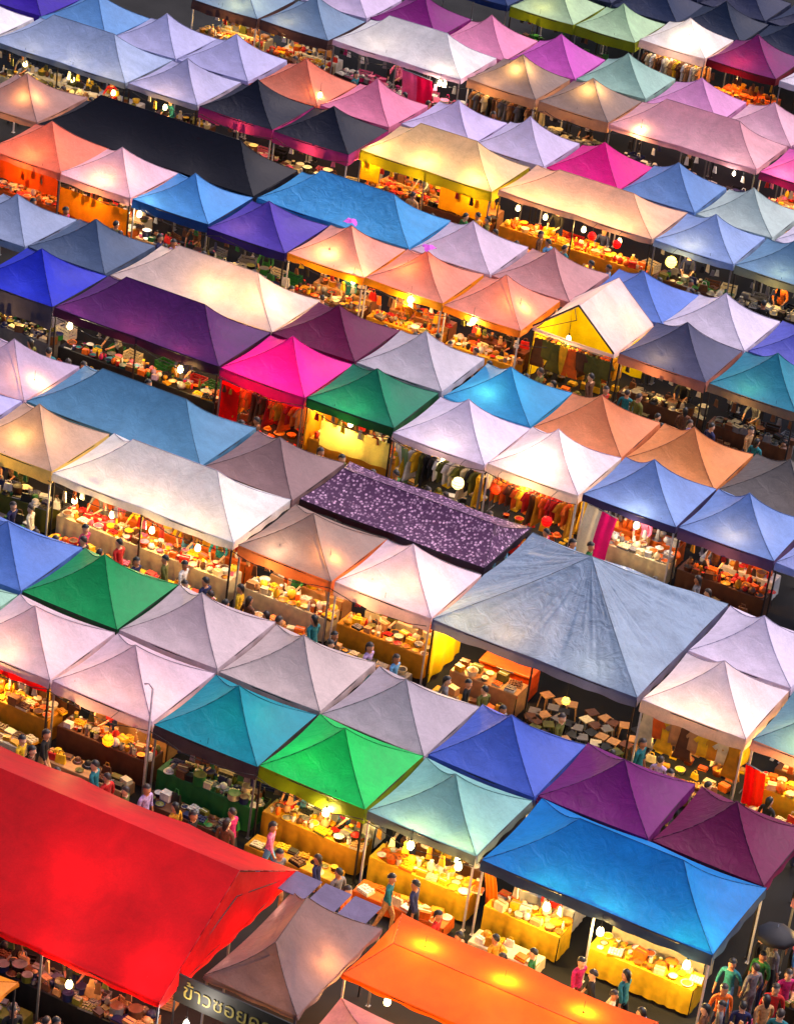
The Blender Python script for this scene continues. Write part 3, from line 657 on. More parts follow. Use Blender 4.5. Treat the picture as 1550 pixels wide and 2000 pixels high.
def body_mesh(pose):
    J, E_ = skeleton(pose)
    me = bpy.data.meshes.new('body'); me.from_pydata([v[:3] for v in J], [(a, b) for a, b, m in E_], [])
    o = bpy.data.objects.new('tmp', me); col.objects.link(o)
    md = o.modifiers.new('s', 'SKIN'); me.skin_vertices[0] if me.skin_vertices else None
    for i, v in enumerate(J): me.skin_vertices[0].data[i].radius = (v[3], v[4])
    me.skin_vertices[0].data[0].use_root = True
    md.use_smooth_shade = True
    sb = o.modifiers.new('u', 'SUBSURF'); sb.levels = 1; sb.render_levels = 1
    dg = bpy.context.evaluated_depsgraph_get(); dg.update()
    m2 = bpy.data.meshes.new_from_object(o.evaluated_get(dg)); m2.name = 'body'
    bpy.data.objects.remove(o)
    m2.materials.clear()
    for k_ in range(4): m2.materials.append(paint((100+k_, 80, 70)))
    segs = [(Vector(J[a][:3]), Vector(J[b][:3]), m, J[b][3]) for a, b, m in E_]
    for p in m2.polygons:
        c = p.center; best = 1e9
        for a, b, m, r in segs:
            ab = b-a; t = max(0, min(1, (c-a).dot(ab)/max(1e-6, ab.length_squared))); d = (c-(a+ab*t)).length-r
            if d < best: best = d; bm_ = m
        p.material_index = bm_; p.use_smooth = True
    return m2
POSES = {p: body_mesh(p) for p in ('stand', 'serve', 'walk', 'sit')}
def hair_mesh(long):
    V, F = [], []; n_, m = 12, 7
    for j in range(m):
        for i in range(n_):
            t = 2*math.pi*i/n_; back = max(0, math.sin(t)); ph = (j/(m-1))*(1.15+.65*back+(0.5*back if long else 0))
            r = .105 if j else .0
            x = .104*math.sin(min(ph, 1.75))*math.cos(t); y = .118*math.sin(min(ph, 1.75))*math.sin(t)+.008; z = .125*math.cos(ph)+(.0 if ph < 1.75 else -(ph-1.75)*.22)
            V.append((x, y, z))
    for j in range(m-1):
        for i in range(n_): F.append((j*n_+i, (j+1)*n_+i, (j+1)*n_+(i+1) % n_, j*n_+(i+1) % n_))
    # inner skin gives it thickness
    k_ = len(V); V += [(x*.9, y*.9, z*.9-.005) for x, y, z in V]; F += [tuple(reversed([q+k_ for q in f])) for f in F[:]]
    for i in range(n_): a_ = (m-1)*n_+i; b_ = (m-1)*n_+(i+1) % n_; F.append((a_, b_, b_+k_, a_+k_))
    return mesh_from('hair', V, F)
HAIR = {False: hair_mesh(False), True: hair_mesh(True)}
SKINS = [(196, 140, 108), (170, 112, 80), (214, 164, 132)]
HAIRC = {'black': (14, 11, 11), 'dark brown': (38, 24, 18)}
FEET = []
def person(x, y, rz, pose, where, pal=None, z=0):
    ok = None
    for _ in range(6):                                        # nobody stands inside a neighbour
        if all((x-p)**2+(y-q)**2 > .2 for p, q in FEET): break
        x += random.uniform(-.4, .4); y += random.uniform(-.18, .18)
    else: return
    FEET.append((x, y))
    for _ in range(40):
        sc = random.choice((['black', 'black', 'navy', 'grey', 'brown', 'olive', 'teal']*2+list(COLS)) if pal is None else pal); tc_ = random.choice(['black', 'navy', 'grey', 'brown', 'tan', 'sky blue'])
        lab = f"person in {sc} top, {tc_} trousers, {where}"
        if lab not in used and (sc, where) not in used: ok = lab; break
    if not ok: return
    used.add(lab); used.add((sc, where))
    t = thing('person', lab, 'person', (x, y, z), rz, 'people in the market')
    s = random.uniform(.93, 1.04); t.scale = (s, s, s)
    obj('body', POSES[pose], [paint(random.choice(SKINS), .5, 0, .1), paint(COLS[sc], .85, 0, .5, 14), paint(COLS[tc_], .85, 0, .5, 10), BLACK], t)
    lean = {'serve': .16, 'walk': .03}.get(pose, 0); dz = -.42 if pose == 'sit' else 0
    lg = random.random() < .45
    obj('hair', HAIR[lg], paint(random.choice(list(HAIRC.values())), .5), t, (0, -lean-.012, 1.635+dz), (0, 0, 0))
    return t

# ------------------------------------------------------------------ stall fittings
def tn(key):
    return TN[key]
TN = dict(g1='left blush tent', g2='right blush tent', teal='teal tent', green='bright green tent', sage='sage tent', blue='cobalt tent', peach1='peach edge tent', white1='long white left tent',
          brown1='brown grey tent', lilac1='warm lilac tent', big='big crumpled tent', pw='pinkish white tent', st='slate teal tent', royal='royal blue tent', dp='long deep purple tent', mag='magenta tent', dg='bottle green tent',
          pl='pale lilac tent', wglow='white glowing tent', sb1='left steel blue tent', sb2='right steel blue tent', coralL='coral edge tent', ppk='pale pink tent', skyl='left sky blue tent', viol='violet blue tent', sal='left salmon tent', cor='coral middle tent',
          sal2='right salmon tent', gable='yellow lit gable', nslate='navy slate tent', tealR='teal edge tent', pbg='long blue grey tent', lg='lavender grey tent', bn1='left navy black tent', bn2='right navy black tent', yel='straw yellow tent', pch='long peach tent',
          psb='pale steel blue tent', dtb='dusty teal tent', tg0='outer top blue tent', tg1='top blue grey tent', wtop='top long white tent', kh1='left khaki tent', kh2='right khaki tent', pkl='long pink tent', orch2='orchid edge tent', gr1='left pale green tent', gr2='right pale green tent',
          wpk='top glowing white tent', plumT='top plum tent', orange='orange tarpaulin', bgr='brown hipped tent', red='red marquee', olv='olive brown tent', lavL='pink lit lavender tent', plong='long glowing peach tent', sky='rear sky blue tent', bp='brown peach tent', og='dark olive tent', cglow='rear coral tent')
def shelf_unit(x, y, tname, pal, w_=1.2, cn='brown', where='back'):
    t = thing('shelf_unit', f"{cn} shelf unit standing at the {where} of the stall under the {tname}", 'shelf', (x, y, 0), 0, 'shelf units in the stalls')
    for z in (.25, .6, .95): obj('shelf', boxes('shelf', [(.02, w_-.02, 0, .35, z, z+.025)]), paint(COLS[cn]), t)
    for px in (0, w_-.03): obj('side_panel', boxes('side_panel', [(px, px+.03, 0, .35, 0, 1.2)]), paint(COLS[cn]), t)
    for z in (.275, .625, .975):
        q = .15
        while q < w_-.12:
            k_ = random.choice(['jar', 'bottle', 'carton', 'bowl']); place_good(k_, x+q, y+.17, z, q/w_, f"on the {['lower', 'middle', 'upper'][int(z/.36)]} shelf", tname, pal); q += G[k_][2]+.06
def stall(key, style='food', pal=None, cn='yellow', dens=1., x0=.15, x1=None, ppl=1, cy=.25, kinds=None, second=True, low=True):
    _, _, a, b, w_, d_ = TENTS[key]; x1 = w_-.15 if x1 is None else x1; nm = TN[key]; pal = pal or WARMP
    if style in ('food', 'mixed'):
        counter(a+x0, a+x1, b+cy, cn, nm, 'front counter')
        for row in (0, 1, 2):
            q = x0+.12
            while q < x1-.1:
                k_ = random.choice(kinds or ['bottle', 'jar', 'bowl', 'tray', 'carton', 'basket', 'plate', 'cup', 'vase', 'melon'])
                if random.random() < dens: place_good(k_, a+q+G[k_][2]/2, b+cy+.12+.22*row, .82, (q-x0)/(x1-x0), ['front counter edge', 'front counter middle', 'front counter rear'][row], nm, pal)
                q += G[k_][2]*.82+random.random()*.06
    if style in ('food', 'shelf') and second:
        q = x0
        c2 = random.choice(['cream', 'brown', 'white', 'orange', 'tan'])
        counter(a+x0+.2, a+x1-.2, b+1.5, c2, nm, 'rear table', .72, .6)
        for row in (0, 1):
            q = x0+.35
            while q < x1-.4:
                k_ = random.choice(['pot', 'vase', 'basket', 'bag', 'folded_cloth', 'hat', 'melon'])
                if random.random() < dens*.9: place_good(k_, a+q+G[k_][2]/2, b+1.65+.28*row, .72, (q-x0)/(x1-x0), ['rear table near side', 'rear table far side'][row], nm, pal)
                q += G[k_][2]*.9+.02
    if style == 'clothes':
        rail(a+x0, a+x1, b+.35, 1.75, nm, pal, where='front')
        rail(a+x0+.1, a+x1-.1, b+1.5, 1.45, nm, pal, where='rear')
    if style == 'tees':
        rail(a+x0, a+x1, b+.12, 1.9, nm, pal, kinds=('shirt', 'dress'), face=True, where='front')
        rail(a+x0, a+x1, b+1.1, 1.55, nm, pal, where='rear')
    if style in ('clothes', 'tees'):
        q = x0+.2
        while q < x1-.2:
            for r_ in range(3): place_good(random.choice(['bag', 'folded_cloth', 'hat', 'carton', 'basket']), a+q, b+.75+.55*r_, 0, (q-x0)/(x1-x0), f"{['front', 'middle', 'back'][r_]} floor row", nm, pal)
            q += .42
    if style in ('crates', 'mixed', 'dark'):
        q = x0+.3; i = 0
        while q < x1-.3:
            for r_ in (0, 1):
                if random.random() < .85*dens:
                    place_good('crate', a+q, b+.95+.5*r_, 0, (q-x0)/(x1-x0), ['front floor row', 'back floor row'][r_], nm, pal)
                    for s_ in range(2):
                        k_ = random.choice(['bottle', 'cup', 'melon', 'vase']); place_good(k_, a+q-.1+.2*s_, b+.95+.5*r_, .3, (q-x0)/(x1-x0), ['in a front crate', 'in a back crate'][r_], nm, pal)
            q += .66
        if style == 'dark':
            counter(a+x0, a+x1, b+.2, cn, nm, 'front table', .8, .62)
            for row in (0, 1, 2):
                q = x0+.1
                while q < x1-.1:
                    k_ = random.choice(['hat', 'bag', 'carton', 'plate', 'folded_cloth', 'cup', 'jar', 'pot', 'tray'])
                    if random.random() < dens: place_good(k_, a+q+G[k_][2]/2, b+.3+.2*row, .8, (q-x0)/(x1-x0), ['front table edge', 'front table middle', 'front table rear'][row], nm, pal)
                    q += G[k_][2]*.85
    if style in ('food', 'dark', 'mixed') and w_ > 2:
        q = x0+.25
        while q < x1-.3:
            if random.random() < .6: place_good('crate', a+q, b+2.35, 0, (q-x0)/(x1-x0), 'stacked at the back', nm, pal)
            q += .6
    if low:
        seg_n = max(1, round((x1-x0)/2.7))
        for sg in range(seg_n):
            xa = a+x0+(x1-x0)*sg/seg_n+.12; xb = a+x0+(x1-x0)*(sg+1)/seg_n-.12; pw_ = pos_word((sg+.5)/seg_n)
            lc = random.choice(pal)
            counter(xa, xb, b-.72, lc, nm, f"{pw_} low bench", .42, .6)
            for row in (0, 1):
                q = .1
                while q < xb-xa-.15:
                    k_ = random.choice(['bag', 'folded_cloth', 'hat', 'tray', 'basket', 'plate', 'carton'])
                    if random.random() < .8: place_good(k_, xa+q+G[k_][2]/2, b-.58+.3*row, .42, (xa-a+q)/w_, ['low bench near side', 'low bench far side'][row], nm, pal)
                    q += G[k_][2]*.85
    if style in ('food', 'dark') and w_ > 2:
        q = x0+.2
        while q < x1:
            hc = random.choice(pal); lab = f"{hc} hanging packet, {pos_word((q-x0)/(x1-x0))} eave, under the {nm}"
            if lab not in used and random.random() < .5:
                used.add(lab); L_ = random.uniform(.15, .45)
                o = obj('packet', PACKET, [paint(COLS[hc], .5), BLACK], None, (a+q, b+.12+random.random()*.15, 2.1-L_)); o.rotation_euler.z = random.uniform(-.6, .6); o.scale.z = random.uniform(.8, 1.4)
                tag(o, lab, 'packet', 'packets hanging under the eaves')
            q += .19
    # sellers inside, shoppers outside
    nn = (ppl[0], int(ppl[1]*1.6+1))
    for i in range(nn[0]):
        fx = (i+.5+random.uniform(-.25, .25))/max(1, nn[0])
        person(a+x0+(x1-x0)*fx, b+1.18+random.uniform(-.05, .1), random.uniform(-.4, .4), 'serve', f"serving {pos_word(fx)} under the {nm}")
    for i in range(nn[1]):
        fx = (i+.5+random.uniform(-.4, .4))/max(1, nn[1]); ps = random.choice(['stand', 'walk', 'walk'])
        yy = b-random.uniform(.95, 2.3)
        person(a+w_*fx, yy, math.pi+random.uniform(-.6, .6) if ps == 'stand' else random.choice([1, -1])*R(90)+random.uniform(-.3, .3), ps, f"{'standing' if ps == 'stand' else 'walking'} before the {nm}")

S = stall
S('g1', 'food', ['orange', 'yellow', 'cream', 'mustard', 'brown'], 'mustard', ppl=(1, 1))
S('g2', 'food', WARMP, 'brown', ppl=(1, 1))
S('teal', 'dark', DARKP, 'green', ppl=(1, 1))
S('green', 'food', WARMP, 'mustard', ppl=(2, 1))
S('sage', 'food', ['yellow', 'cream', 'orange', 'mustard', 'white'], 'yellow', ppl=(2, 0))
S('blue', 'food', ['yellow', 'cream', 'orange', 'mustard', 'white', 'tan'], 'yellow', x0=.2, x1=2.2, ppl=(1, 0))
S('peach1', 'dark', DARKP, 'olive', ppl=(1, 1))
S('white1', 'food', ['yellow', 'cream', 'orange', 'mustard', 'red', 'white', 'brown', 'pink'], 'cream', ppl=(4, 5))
S('brown1', 'food', ['cream', 'white', 'tan', 'yellow', 'orange', 'brown'], 'cream', ppl=(1, 3))
S('lilac1', 'food', WARMP, 'mustard', ppl=(1, 2))
S('pw', 'tees', ['yellow', 'mustard', 'orange', 'cream', 'brown', 'tan'], ppl=(0, 2))
S('st', 'food', ['yellow', 'cream', 'orange', 'red'], 'yellow', ppl=(1, 1))
S('royal', 'dark', DARKP, 'grey', ppl=(1, 2))
S('dp', 'mixed', MIXP, 'black', ppl=(2, 4), dens=.9)
S('mag', 'clothes', ['red', 'orange', 'brown', 'black', 'tan', 'mustard'], ppl=(0, 1))
S('dg', 'food', WARMP, 'mustard', ppl=(0, 0))
S('pl', 'clothes', ['yellow', 'cream', 'white', 'olive', 'black', 'mustard'], ppl=(0, 1))
S('wglow', 'clothes', ['red', 'orange', 'yellow', 'brown', 'mustard'], ppl=(0, 1))
S('sb1', 'food', ['cream', 'white', 'tan', 'grey', 'orange'], 'cream', ppl=(1, 1))
S('sb2', 'food', ['orange', 'black', 'brown', 'mustard', 'red'], 'brown', ppl=(1, 2))
S('coralL', 'food', WARMP, 'orange', ppl=(0, 1))
S('ppk', 'food', WARMP, 'orange', ppl=(0, 1))
S('skyl', 'dark', DARKP+['pink', 'red'], 'tan', ppl=(1, 3))
S('viol', 'dark', DARKP, 'grey', ppl=(1, 2))
S('sal', 'food', WARMP, 'brown', ppl=(1, 2))
S('cor', 'food', WARMP, 'mustard', ppl=(1, 2))
S('sal2', 'food', WARMP, 'mustard', ppl=(1, 1))
S('gable', 'tees', ['yellow', 'mustard', 'orange', 'brown', 'olive'], ppl=(0, 2))
S('nslate', 'dark', ['brown', 'black', 'grey', 'cream'], 'brown', ppl=(1, 3))
S('tealR', 'dark', ['brown', 'black', 'grey'], 'brown', ppl=(1, 2))
S('pbg', 'food', ['cream', 'yellow', 'white', 'olive', 'brown', 'black'], 'cream', ppl=(2, 2))
S('lg', 'food', ['cream', 'white', 'olive', 'black', 'yellow'], 'tan', ppl=(1, 1))
S('bn1', 'dark', ['white', 'cream', 'black', 'brown', 'pink'], 'brown', ppl=(0, 1))
S('bn2', 'dark', ['white', 'cream', 'black', 'brown', 'pink'], 'brown', ppl=(0, 1))
S('yel', 'food', ['orange', 'red', 'brown', 'mustard', 'yellow', 'black'], 'brown', ppl=(1, 2))
S('pch', 'mixed', ['orange', 'red', 'yellow', 'cream', 'mustard'], 'mustard', ppl=(2, 2))
S('psb', 'dark', DARKP, 'brown', ppl=(1, 2))
S('dtb', 'dark', ['white', 'black', 'grey', 'cream'], 'black', ppl=(1, 2))
S('tg0', 'food', WARMP, 'tan', ppl=(0, 0)); S('tg1', 'food', WARMP, 'brown', ppl=(0, 0))
S('wtop', 'dark', ['black', 'white', 'magenta', 'grey', 'pink'], 'black', ppl=(1, 2))
S('kh1', 'clothes', ['tan', 'brown', 'black', 'cream', 'grey'], ppl=(0, 0)); S('kh2', 'dark', ['grey', 'black', 'cream'], 'brown', ppl=(1, 1))
S('pkl', 'dark', ['white', 'black', 'navy'], 'navy', ppl=(1, 2)); S('orch2', 'food', ['yellow', 'red', 'pink', 'cream'], 'cream', ppl=(0, 0))
S('gr1', 'dark', ['brown', 'black', 'green'], 'brown', ppl=(0, 0)); S('gr2', 'dark', ['brown', 'black', 'green'], 'brown', ppl=(0, 1))
S('wpk', 'clothes', ['cream', 'tan', 'white', 'brown', 'yellow'], ppl=(0, 0)); S('plumT', 'food', ['orange', 'mustard', 'brown'], 'orange', ppl=(0, 0))

# ------------------------------------------------------------------ lamp positions
def lm(key, fx, y, z, p, c=WARM, size=1., note=''):
    _, _, a, b, w_, d_ = TENTS[key]
    lamp(f"{'bare white bulb' if c in (WHITE, CREAM) else 'warm glowing bulb'} {pos_word(fx)}{note} under the {TN[key]}", a+w_*fx, b+y, z, p, c, size=size)
lm('g1', .4, .5, 1.6, 100, YEL); lm('g2', .3, .5, 1.6, 45, WARM); lm('g2', .75, .9, 1.6, 30, WARM)
lm('teal', .55, 1.6, 1.9, 26, YEL)
lm('green', .66, -.02, 1.72, 110, YEL, 1.1, ' front'); lm('green', .3, 1.0, 1.9, 30, WARM)
lm('sage', .42, .05, 1.72, 80, YEL, 1.1, ' front'); lm('sage', .85, .05, 1.7, 80, YEL, 1.1, ' front')
lm('blue', .3, .1, 1.6, 90, YEL, 1.4, ' front'); lm('blue', .54, .0, 1.6, 110, YEL, 1.4, ' front'); lm('blue', .9, .1, 1.6, 130, YEL, 1.4, ' front')
lm('peach1', .45, 1.1, 2.0, 60, YEL); 
for f_ in (.12, .33, .55, .8): lm('white1', f_, .2, 1.5, 42, YEL)
lm('brown1', .8, .9, 2.1, 60, ORG); lm('brown1', .35, .5, 1.9, 60, CREAM)
lm('lilac1', .65, 1.2, 1.9, 45, WARM); lm('lilac1', .3, .5, 1.9, 40, WARM)
lm('big', .1, .9, 1.5, 110, YEL); lm('big', .35, .8, 1.75, 60, ORG); lm('big', .75, .8, 1.8, 18, CREAM)
lm('pw', .3, .4, 1.3, 65, YEL); lm('pw', .7, .4, 1.3, 55, YEL); lm('st', .4, .7, 1.9, 110, YEL)
lm('royal', .5, .8, 1.6, 65, YEL); lm('dp', .1, .1, 1.7, 35, CREAM, 1.1, ' front'); lm('dp', .78, .0, 1.65, 60, YEL, 1.4, ' front'); lm('dp', .45, .6, 1.7, 45, YEL)
lm('mag', .3, .9, 1.8, 110, RED); lm('mag', .7, .9, 1.8, 70, ORG)
lm('dg', .45, .5, 1.6, 90, YEL); lm('dg', .1, .6, 1.7, 30, YEL)
lm('pl', .5, .6, 1.6, 40, CREAM); lm('wglow', .42, 1.0, 2.2, 60, CREAM); lm('wglow', .45, .5, 1.8, 70, WARM)
lm('sb1', .58, .2, 1.75, 60, CREAM, 1.3, ' front'); lm('sb2', .5, .7, 1.85, 70, ORG)
lm('lavL', .85, 1.2, 2.1, 60, ORG)
for k_, p_ in (('coralL', 60), ('ppk', 90)): lm(k_, .5, .7, 1.85, p_, ORG)
lm('skyl', .1, .1, 1.7, 55, CREAM, 1.1, ' front'); lm('viol', .3, .8, 1.8, 36, YEL)
lm('plong', .55, 1.2, 2.0, 62, YEL); lm('plong', .82, 1.3, 2.1, 70, WARM); lm('sky', .35, 1.0, 2.0, 40, CREAM)
lm('sal', .4, .8, 2.0, 70, YEL); lm('sal', .85, .15, 1.9, 50, YEL); lm('cor', .6, .0, 2.0, 120, YEL, 1.5, ' front'); lm('cor', .3, 1.3, 2.2, 50, ORG)
lm('sal2', .4, .0, 2.0, 100, YEL, 1.5, ' front'); lm('sal2', .75, 1.3, 2.2, 50, ORG)
lm('gable', .35, .7, 1.8, 65, YEL); lm('gable', .65, 2.1, 1.9, 30, YEL); lm('nslate', .4, .6, 1.9, 57, YEL); lm('tealR', .4, .6, 1.9, 26, YEL)
lm('bp', .6, 1.3, 2.2, 60, WARM); lm('og', .85, 1.2, 2.3, 20, YEL)
for f_ in (.25, .6, .9): lm('pbg', f_, .2, 1.6, 32, YEL)
lm('lg', .5, .3, 1.6, 30, YEL); lm('bn1', .6, .5, 1.8, 31, YEL); lm('bn2', .5, .5, 1.8, 36, YEL)
for f_ in (.08, .45, .85): lm('yel', f_, .6, 1.9, 80, YEL)
for f_, c_ in ((.12, ORG), (.3, YEL), (.55, YEL), (.78, YEL)): lm('pch', f_, .35, 1.6, 60, c_)
lm('psb', .4, .6, 1.8, 36, YEL); lm('dtb', .5, .6, 1.8, 31, YEL)
lm('cglow', .88, .75, 2.28, 36, YEL); 
lm('tg0', .6, .8, 1.7, 90, YEL); lm('tg1', .3, .6, 1.8, 40, WARM); lm('wtop', .85, .0, 1.8, 50, CREAM, 1.2, ' front'); lm('wtop', .3, 1.0, 1.7, 14, CREAM)
lm('kh1', .5, 1.35, 2.45, 70, YEL); lm('kh2', .5, 1.35, 2.45, 70, YEL); lm('kh1', .3, .5, 1.8, 30, WARM)
lm('pkl', .2, .3, 2.15, 45, YEL); lm('pkl', .85, .2, 1.7, 16, WHITE); lm('orch2', .3, .6, 1.8, 60, YEL)
lm('gr1', .4, .8, 1.8, 26, YEL); lm('wpk', .6, .9, 2.25, 80, CREAM); lm('plumT', .4, .7, 1.8, 110, ORG)
# lamps right below the orange, red and brown roofs
for x_, y_ in ((3.7, -3.95), (5.7, -3.95), (7.6, -3.85)): lamp(f"bulb showing as a yellow spot through the {dict([(3.7, 'left'), (5.7, 'middle'), (7.6, 'right')])[x_]} of the orange tarpaulin", x_, y_, 2.1, 75, YEL)
for x_, w_ in ((3.4, 'left'), (5.9, 'middle'), (8.3, 'right')): lamp(f"added lower bulb brightening from beneath the {w_} of the orange tarpaulin", x_, -4.9, 1.2, 60, ORG)  # extra low lamps added to give the whole orange cloth its glow
lamp('lamp making a bright round spot through the middle of the red marquee', -3.3, -6.9, 2.3, 85, (1, .4, .3))
for i in range(4): lamp(f"bulb hung along the front hem of the red marquee, {['outermost left', 'left', 'right', 'nearest the corner'][i]}", -7.5+i*2.3, -8.75, 1.9, 11, (1, .4, .3))
for i in range(3): lamp(f"bulb inside the gable end of the red marquee, {['front', 'middle', 'back'][i]}", -.55, -8.2+i*2.2, 2.1, 30, (1, .4, .3))
lamp('lamp glowing salmon through the brown grey hipped tent', 2.0, -5.8, 1.9, 75, ORG)

# ------------------------------------------------------------------ single things the photograph shows
# under the cobalt tent: a second counter behind the gap
nm = TN['blue']; counter(3.1+2.9, 3.1+5.6, .3, 'yellow', nm, 'right front counter')
counter(3.1+3.0, 3.1+5.4, 1.5, 'cream', nm, 'right rear table', .75, .6)
for row in (0, 1, 2):
    q = 3.0
    while q < 5.4:
        k_ = random.choice(['bowl', 'tray', 'jar', 'carton', 'plate', 'cup', 'basket']); place_good(k_, 3.1+q+G[k_][2]/2, .42+.22*row, .82, (q-3)/2.5, ['right counter edge', 'right counter middle', 'right counter rear'][row], nm, ['yellow', 'cream', 'orange', 'mustard', 'white']); q += G[k_][2]+.06
# big tent: orange box, trestle with crates, rows of stools
bx_, by_ = -2.95, k1
t = thing('ice_chest', 'bright orange chest under the middle of the big crumpled tent', 'chest', (bx_+1.1, by_+1.1, 0), .05)
obj('chest_body', bevel_box('chest_body', 0, 1.5, 0, .7, 0, .75, .03), paint((236, 80, 10), .4), t); obj('lid', bevel_box('lid', -.03, 1.53, -.03, .73, .752, .84, .02), paint((240, 100, 20), .4), t)
obj('handle', tubes('handle', [((.5, -.045, .8), (1.0, -.045, .8), .018)]), STEEL, t)
S('big', 'crates', ['tan', 'brown', 'olive', 'mustard', 'orange'], x0=.4, x1=2.6, ppl=(0, 1), low=True)
counter(bx_+.7, bx_+2.7, by_+.1, 'tan', TN['big'], 'trestle in the left front')
q = .75
while q < 2.6:
    for row in (0, 1): place_good(random.choice(['carton', 'basket', 'tray']), bx_+q+.15, by_+.25+.3*row, .82, (q-.7)/2, ['on the near trestle side', 'on the far trestle side'][row], TN['big'], WARMP)
    q += .38
k_ = 0
for i in range(6):
    for j in range(9):
        x_, y_ = bx_+3.15+j*.33+random.uniform(-.06, .06), by_-.9+i*.42+random.uniform(-.07, .07)
        if random.random() < .12: continue
        c_ = random.choice(['grey', 'black', 'brown', 'cream', 'olive', 'tan'])
        o = obj('stool', STOOL, paint(COLS[c_], .5), None, (x_, y_, 0), (0, 0, random.uniform(-.7, .7)))
        tag(o, f"{c_} stool, row {['nearest', 'second nearest', 'third nearest', 'third farthest', 'second farthest', 'farthest'][i]}, {['leftmost', 'second left', 'third left', 'fourth left', 'centre', 'fourth right', 'third right', 'second right', 'rightmost'][j]}, big tent", 'stool', 'stools set in rows under the big tent')
# Thai banner of the noodle shop
BN = thing('shop_banner', 'black banner with yellow Thai lettering in front of the brown hipped tent', 'banner', (-.12, -8.35, 0), .0)
obj('banner_cloth', bevel_box('banner_cloth', 0, 3.6, -.02, .02, 1.75, 2.5, .004), paint((22, 20, 14), .6), BN)
obj('post', tubes('post', [((0, .05, 0), (0, .05, 2.5), .025)]), DARKSTEEL, BN); obj('post', tubes('post', [((3.6, .05, 0), (3.6, .05, 2.5), .025)]), DARKSTEEL, BN)
def text(body, size, m, parent, loc, rot, ext=.008, name='lettering'):
    cu = bpy.data.curves.new(name, 'FONT'); cu.body = body; cu.size = size; cu.extrude = ext; cu.offset = .0; cu.align_x = 'CENTER'; cu.align_y = 'CENTER'
    o = bpy.data.objects.new(name, cu); col.objects.link(o); o.parent = parent; o.location = loc; o.rotation_euler = rot
    dg = bpy.context.evaluated_depsgraph_get(); dg.update(); me = bpy.data.meshes.new_from_object(o.evaluated_get(dg)); bpy.data.objects.remove(o)
    me.materials.clear(); o = obj(name, me, m, parent, loc, rot); return o
text('\u0e02\u0e49\u0e32\u0e27\u0e0b\u0e2d\u0e22\u0e04\u0e38\u0e13\u0e22\u0e32\u0e22', .52, paint((150, 134, 62), .6), BN, (1.85, -.032, 2.12), (R(90), 0, 0))
lamp('bare white bulb glowing under the black Thai banner', .55, -8.9, 1.75, 40, WHITE, size=1.6)
# lavender awning between the red and the orange roofs
AW = thing('awning', 'narrow grey lavender awning of three panels between red and orange roofs', 'awning', (-.05, -4.1, 0))
for i in range(3): obj('panel', bevel_box('panel', i*.78, i*.78+.7, 0, .85, 2.28, 2.31, .01), fabric((104, 92, 116), .2), AW)
for x_ in (.02, 2.2): obj('post', tubes('post', [((x_, .4, 0), (x_, .4, 2.28), .02)]), DARKSTEEL, AW)
# tall thin lamp post rising past the right blush tent
LP = thing('lamp_post', 'thin pale pole with a hooked top rising between blush and teal tents', 'lamp post', (-6.02, -.12, 0))
obj('pole', tubes('pole', [((0, 0, 0), (0, 0, 3.25), .03)], 8), paint((190, 176, 184), .5), LP); obj('hook', tubes('hook', [((0, 0, 3.25), (-.12, 0, 3.36), .022), ((-.12, 0, 3.36), (-.24, 0, 3.3), .022)], 6), paint((200, 180, 190), .5), LP)
# lanterns
def lantern(label, x, y, z, c, s=.22, e=0, mesh='paper'):
    s *= .62
    t = thing('paper_lantern', label, 'lantern', (x, y, z))
    prof = [(.3, -1), (.75, -.7), (.98, -.25), (.98, .25), (.75, .7), (.3, 1)]
    obj('shade', lathe('shade', [(r*s, h*s) for r, h in prof], 14), paint(c, .6, 0, .1, 4, .4), t)
    obj('cord', tubes('cord', [((0, 0, s), (0, 0, 2.1-z), .008), ((0, 0, 2.1-z), (0, .5, 2.12-z), .008)], 4), BLACK, t)
    for q_ in (-.5, 0, .5): obj('rib', tubes('rib', [((r_*math.cos(a_*.5236), r_*math.sin(a_*.5236), q_*s), (r_*math.cos((a_+1)*.5236), r_*math.sin((a_+1)*.5236), q_*s), .006) for r_ in [s*(1.0 if q_ == 0 else .88)] for a_ in range(12)], 4), paint((90, 60, 30)), t)
    if e:
        l = bpy.data.lights.new('lamp_light', 'POINT'); l.energy = e*LAMP; l.color = (1, .75, .35); l.shadow_soft_size = .05; lo = bpy.data.objects.new('light_source', l); col.objects.link(lo); lo.parent = t
lantern('big pale yellow lit paper lantern below the pale steel blue tent', -7.9, k4+.75, 1.75, (245, 235, 120), .32, 22)
lantern('round orange paper lantern in front of the right blush tent', -7.0, -.35, 1.45, (235, 110, 10), .24, 10)
lantern('white round paper lantern before the pale lilac tent', -6.45, k2-.35, 1.45, (240, 236, 200), .3, 8)
lantern('red round paper lantern left of two before the long peach tent', -10.9, k4+.75, 1.75, (225, 10, 5), .24, 3)
lantern('red round paper lantern right of two before the long peach tent', -9.95, k4+.75, 1.75, (215, 8, 8), .24, 3)
lantern('red orange paper lantern before the white glowing tent', -5.3, k2-.2, 1.6, (230, 50, 5), .22, 4)
lantern('dark red paper lantern low before the white glowing tent', -3.5, k2-.4, 1.3, (210, 10, 20), .26, 2)
lantern('pale yellow paper lantern low under the big crumpled tent', bx_+4.0, by_+.3, 1.1, (235, 225, 130), .18, 3)
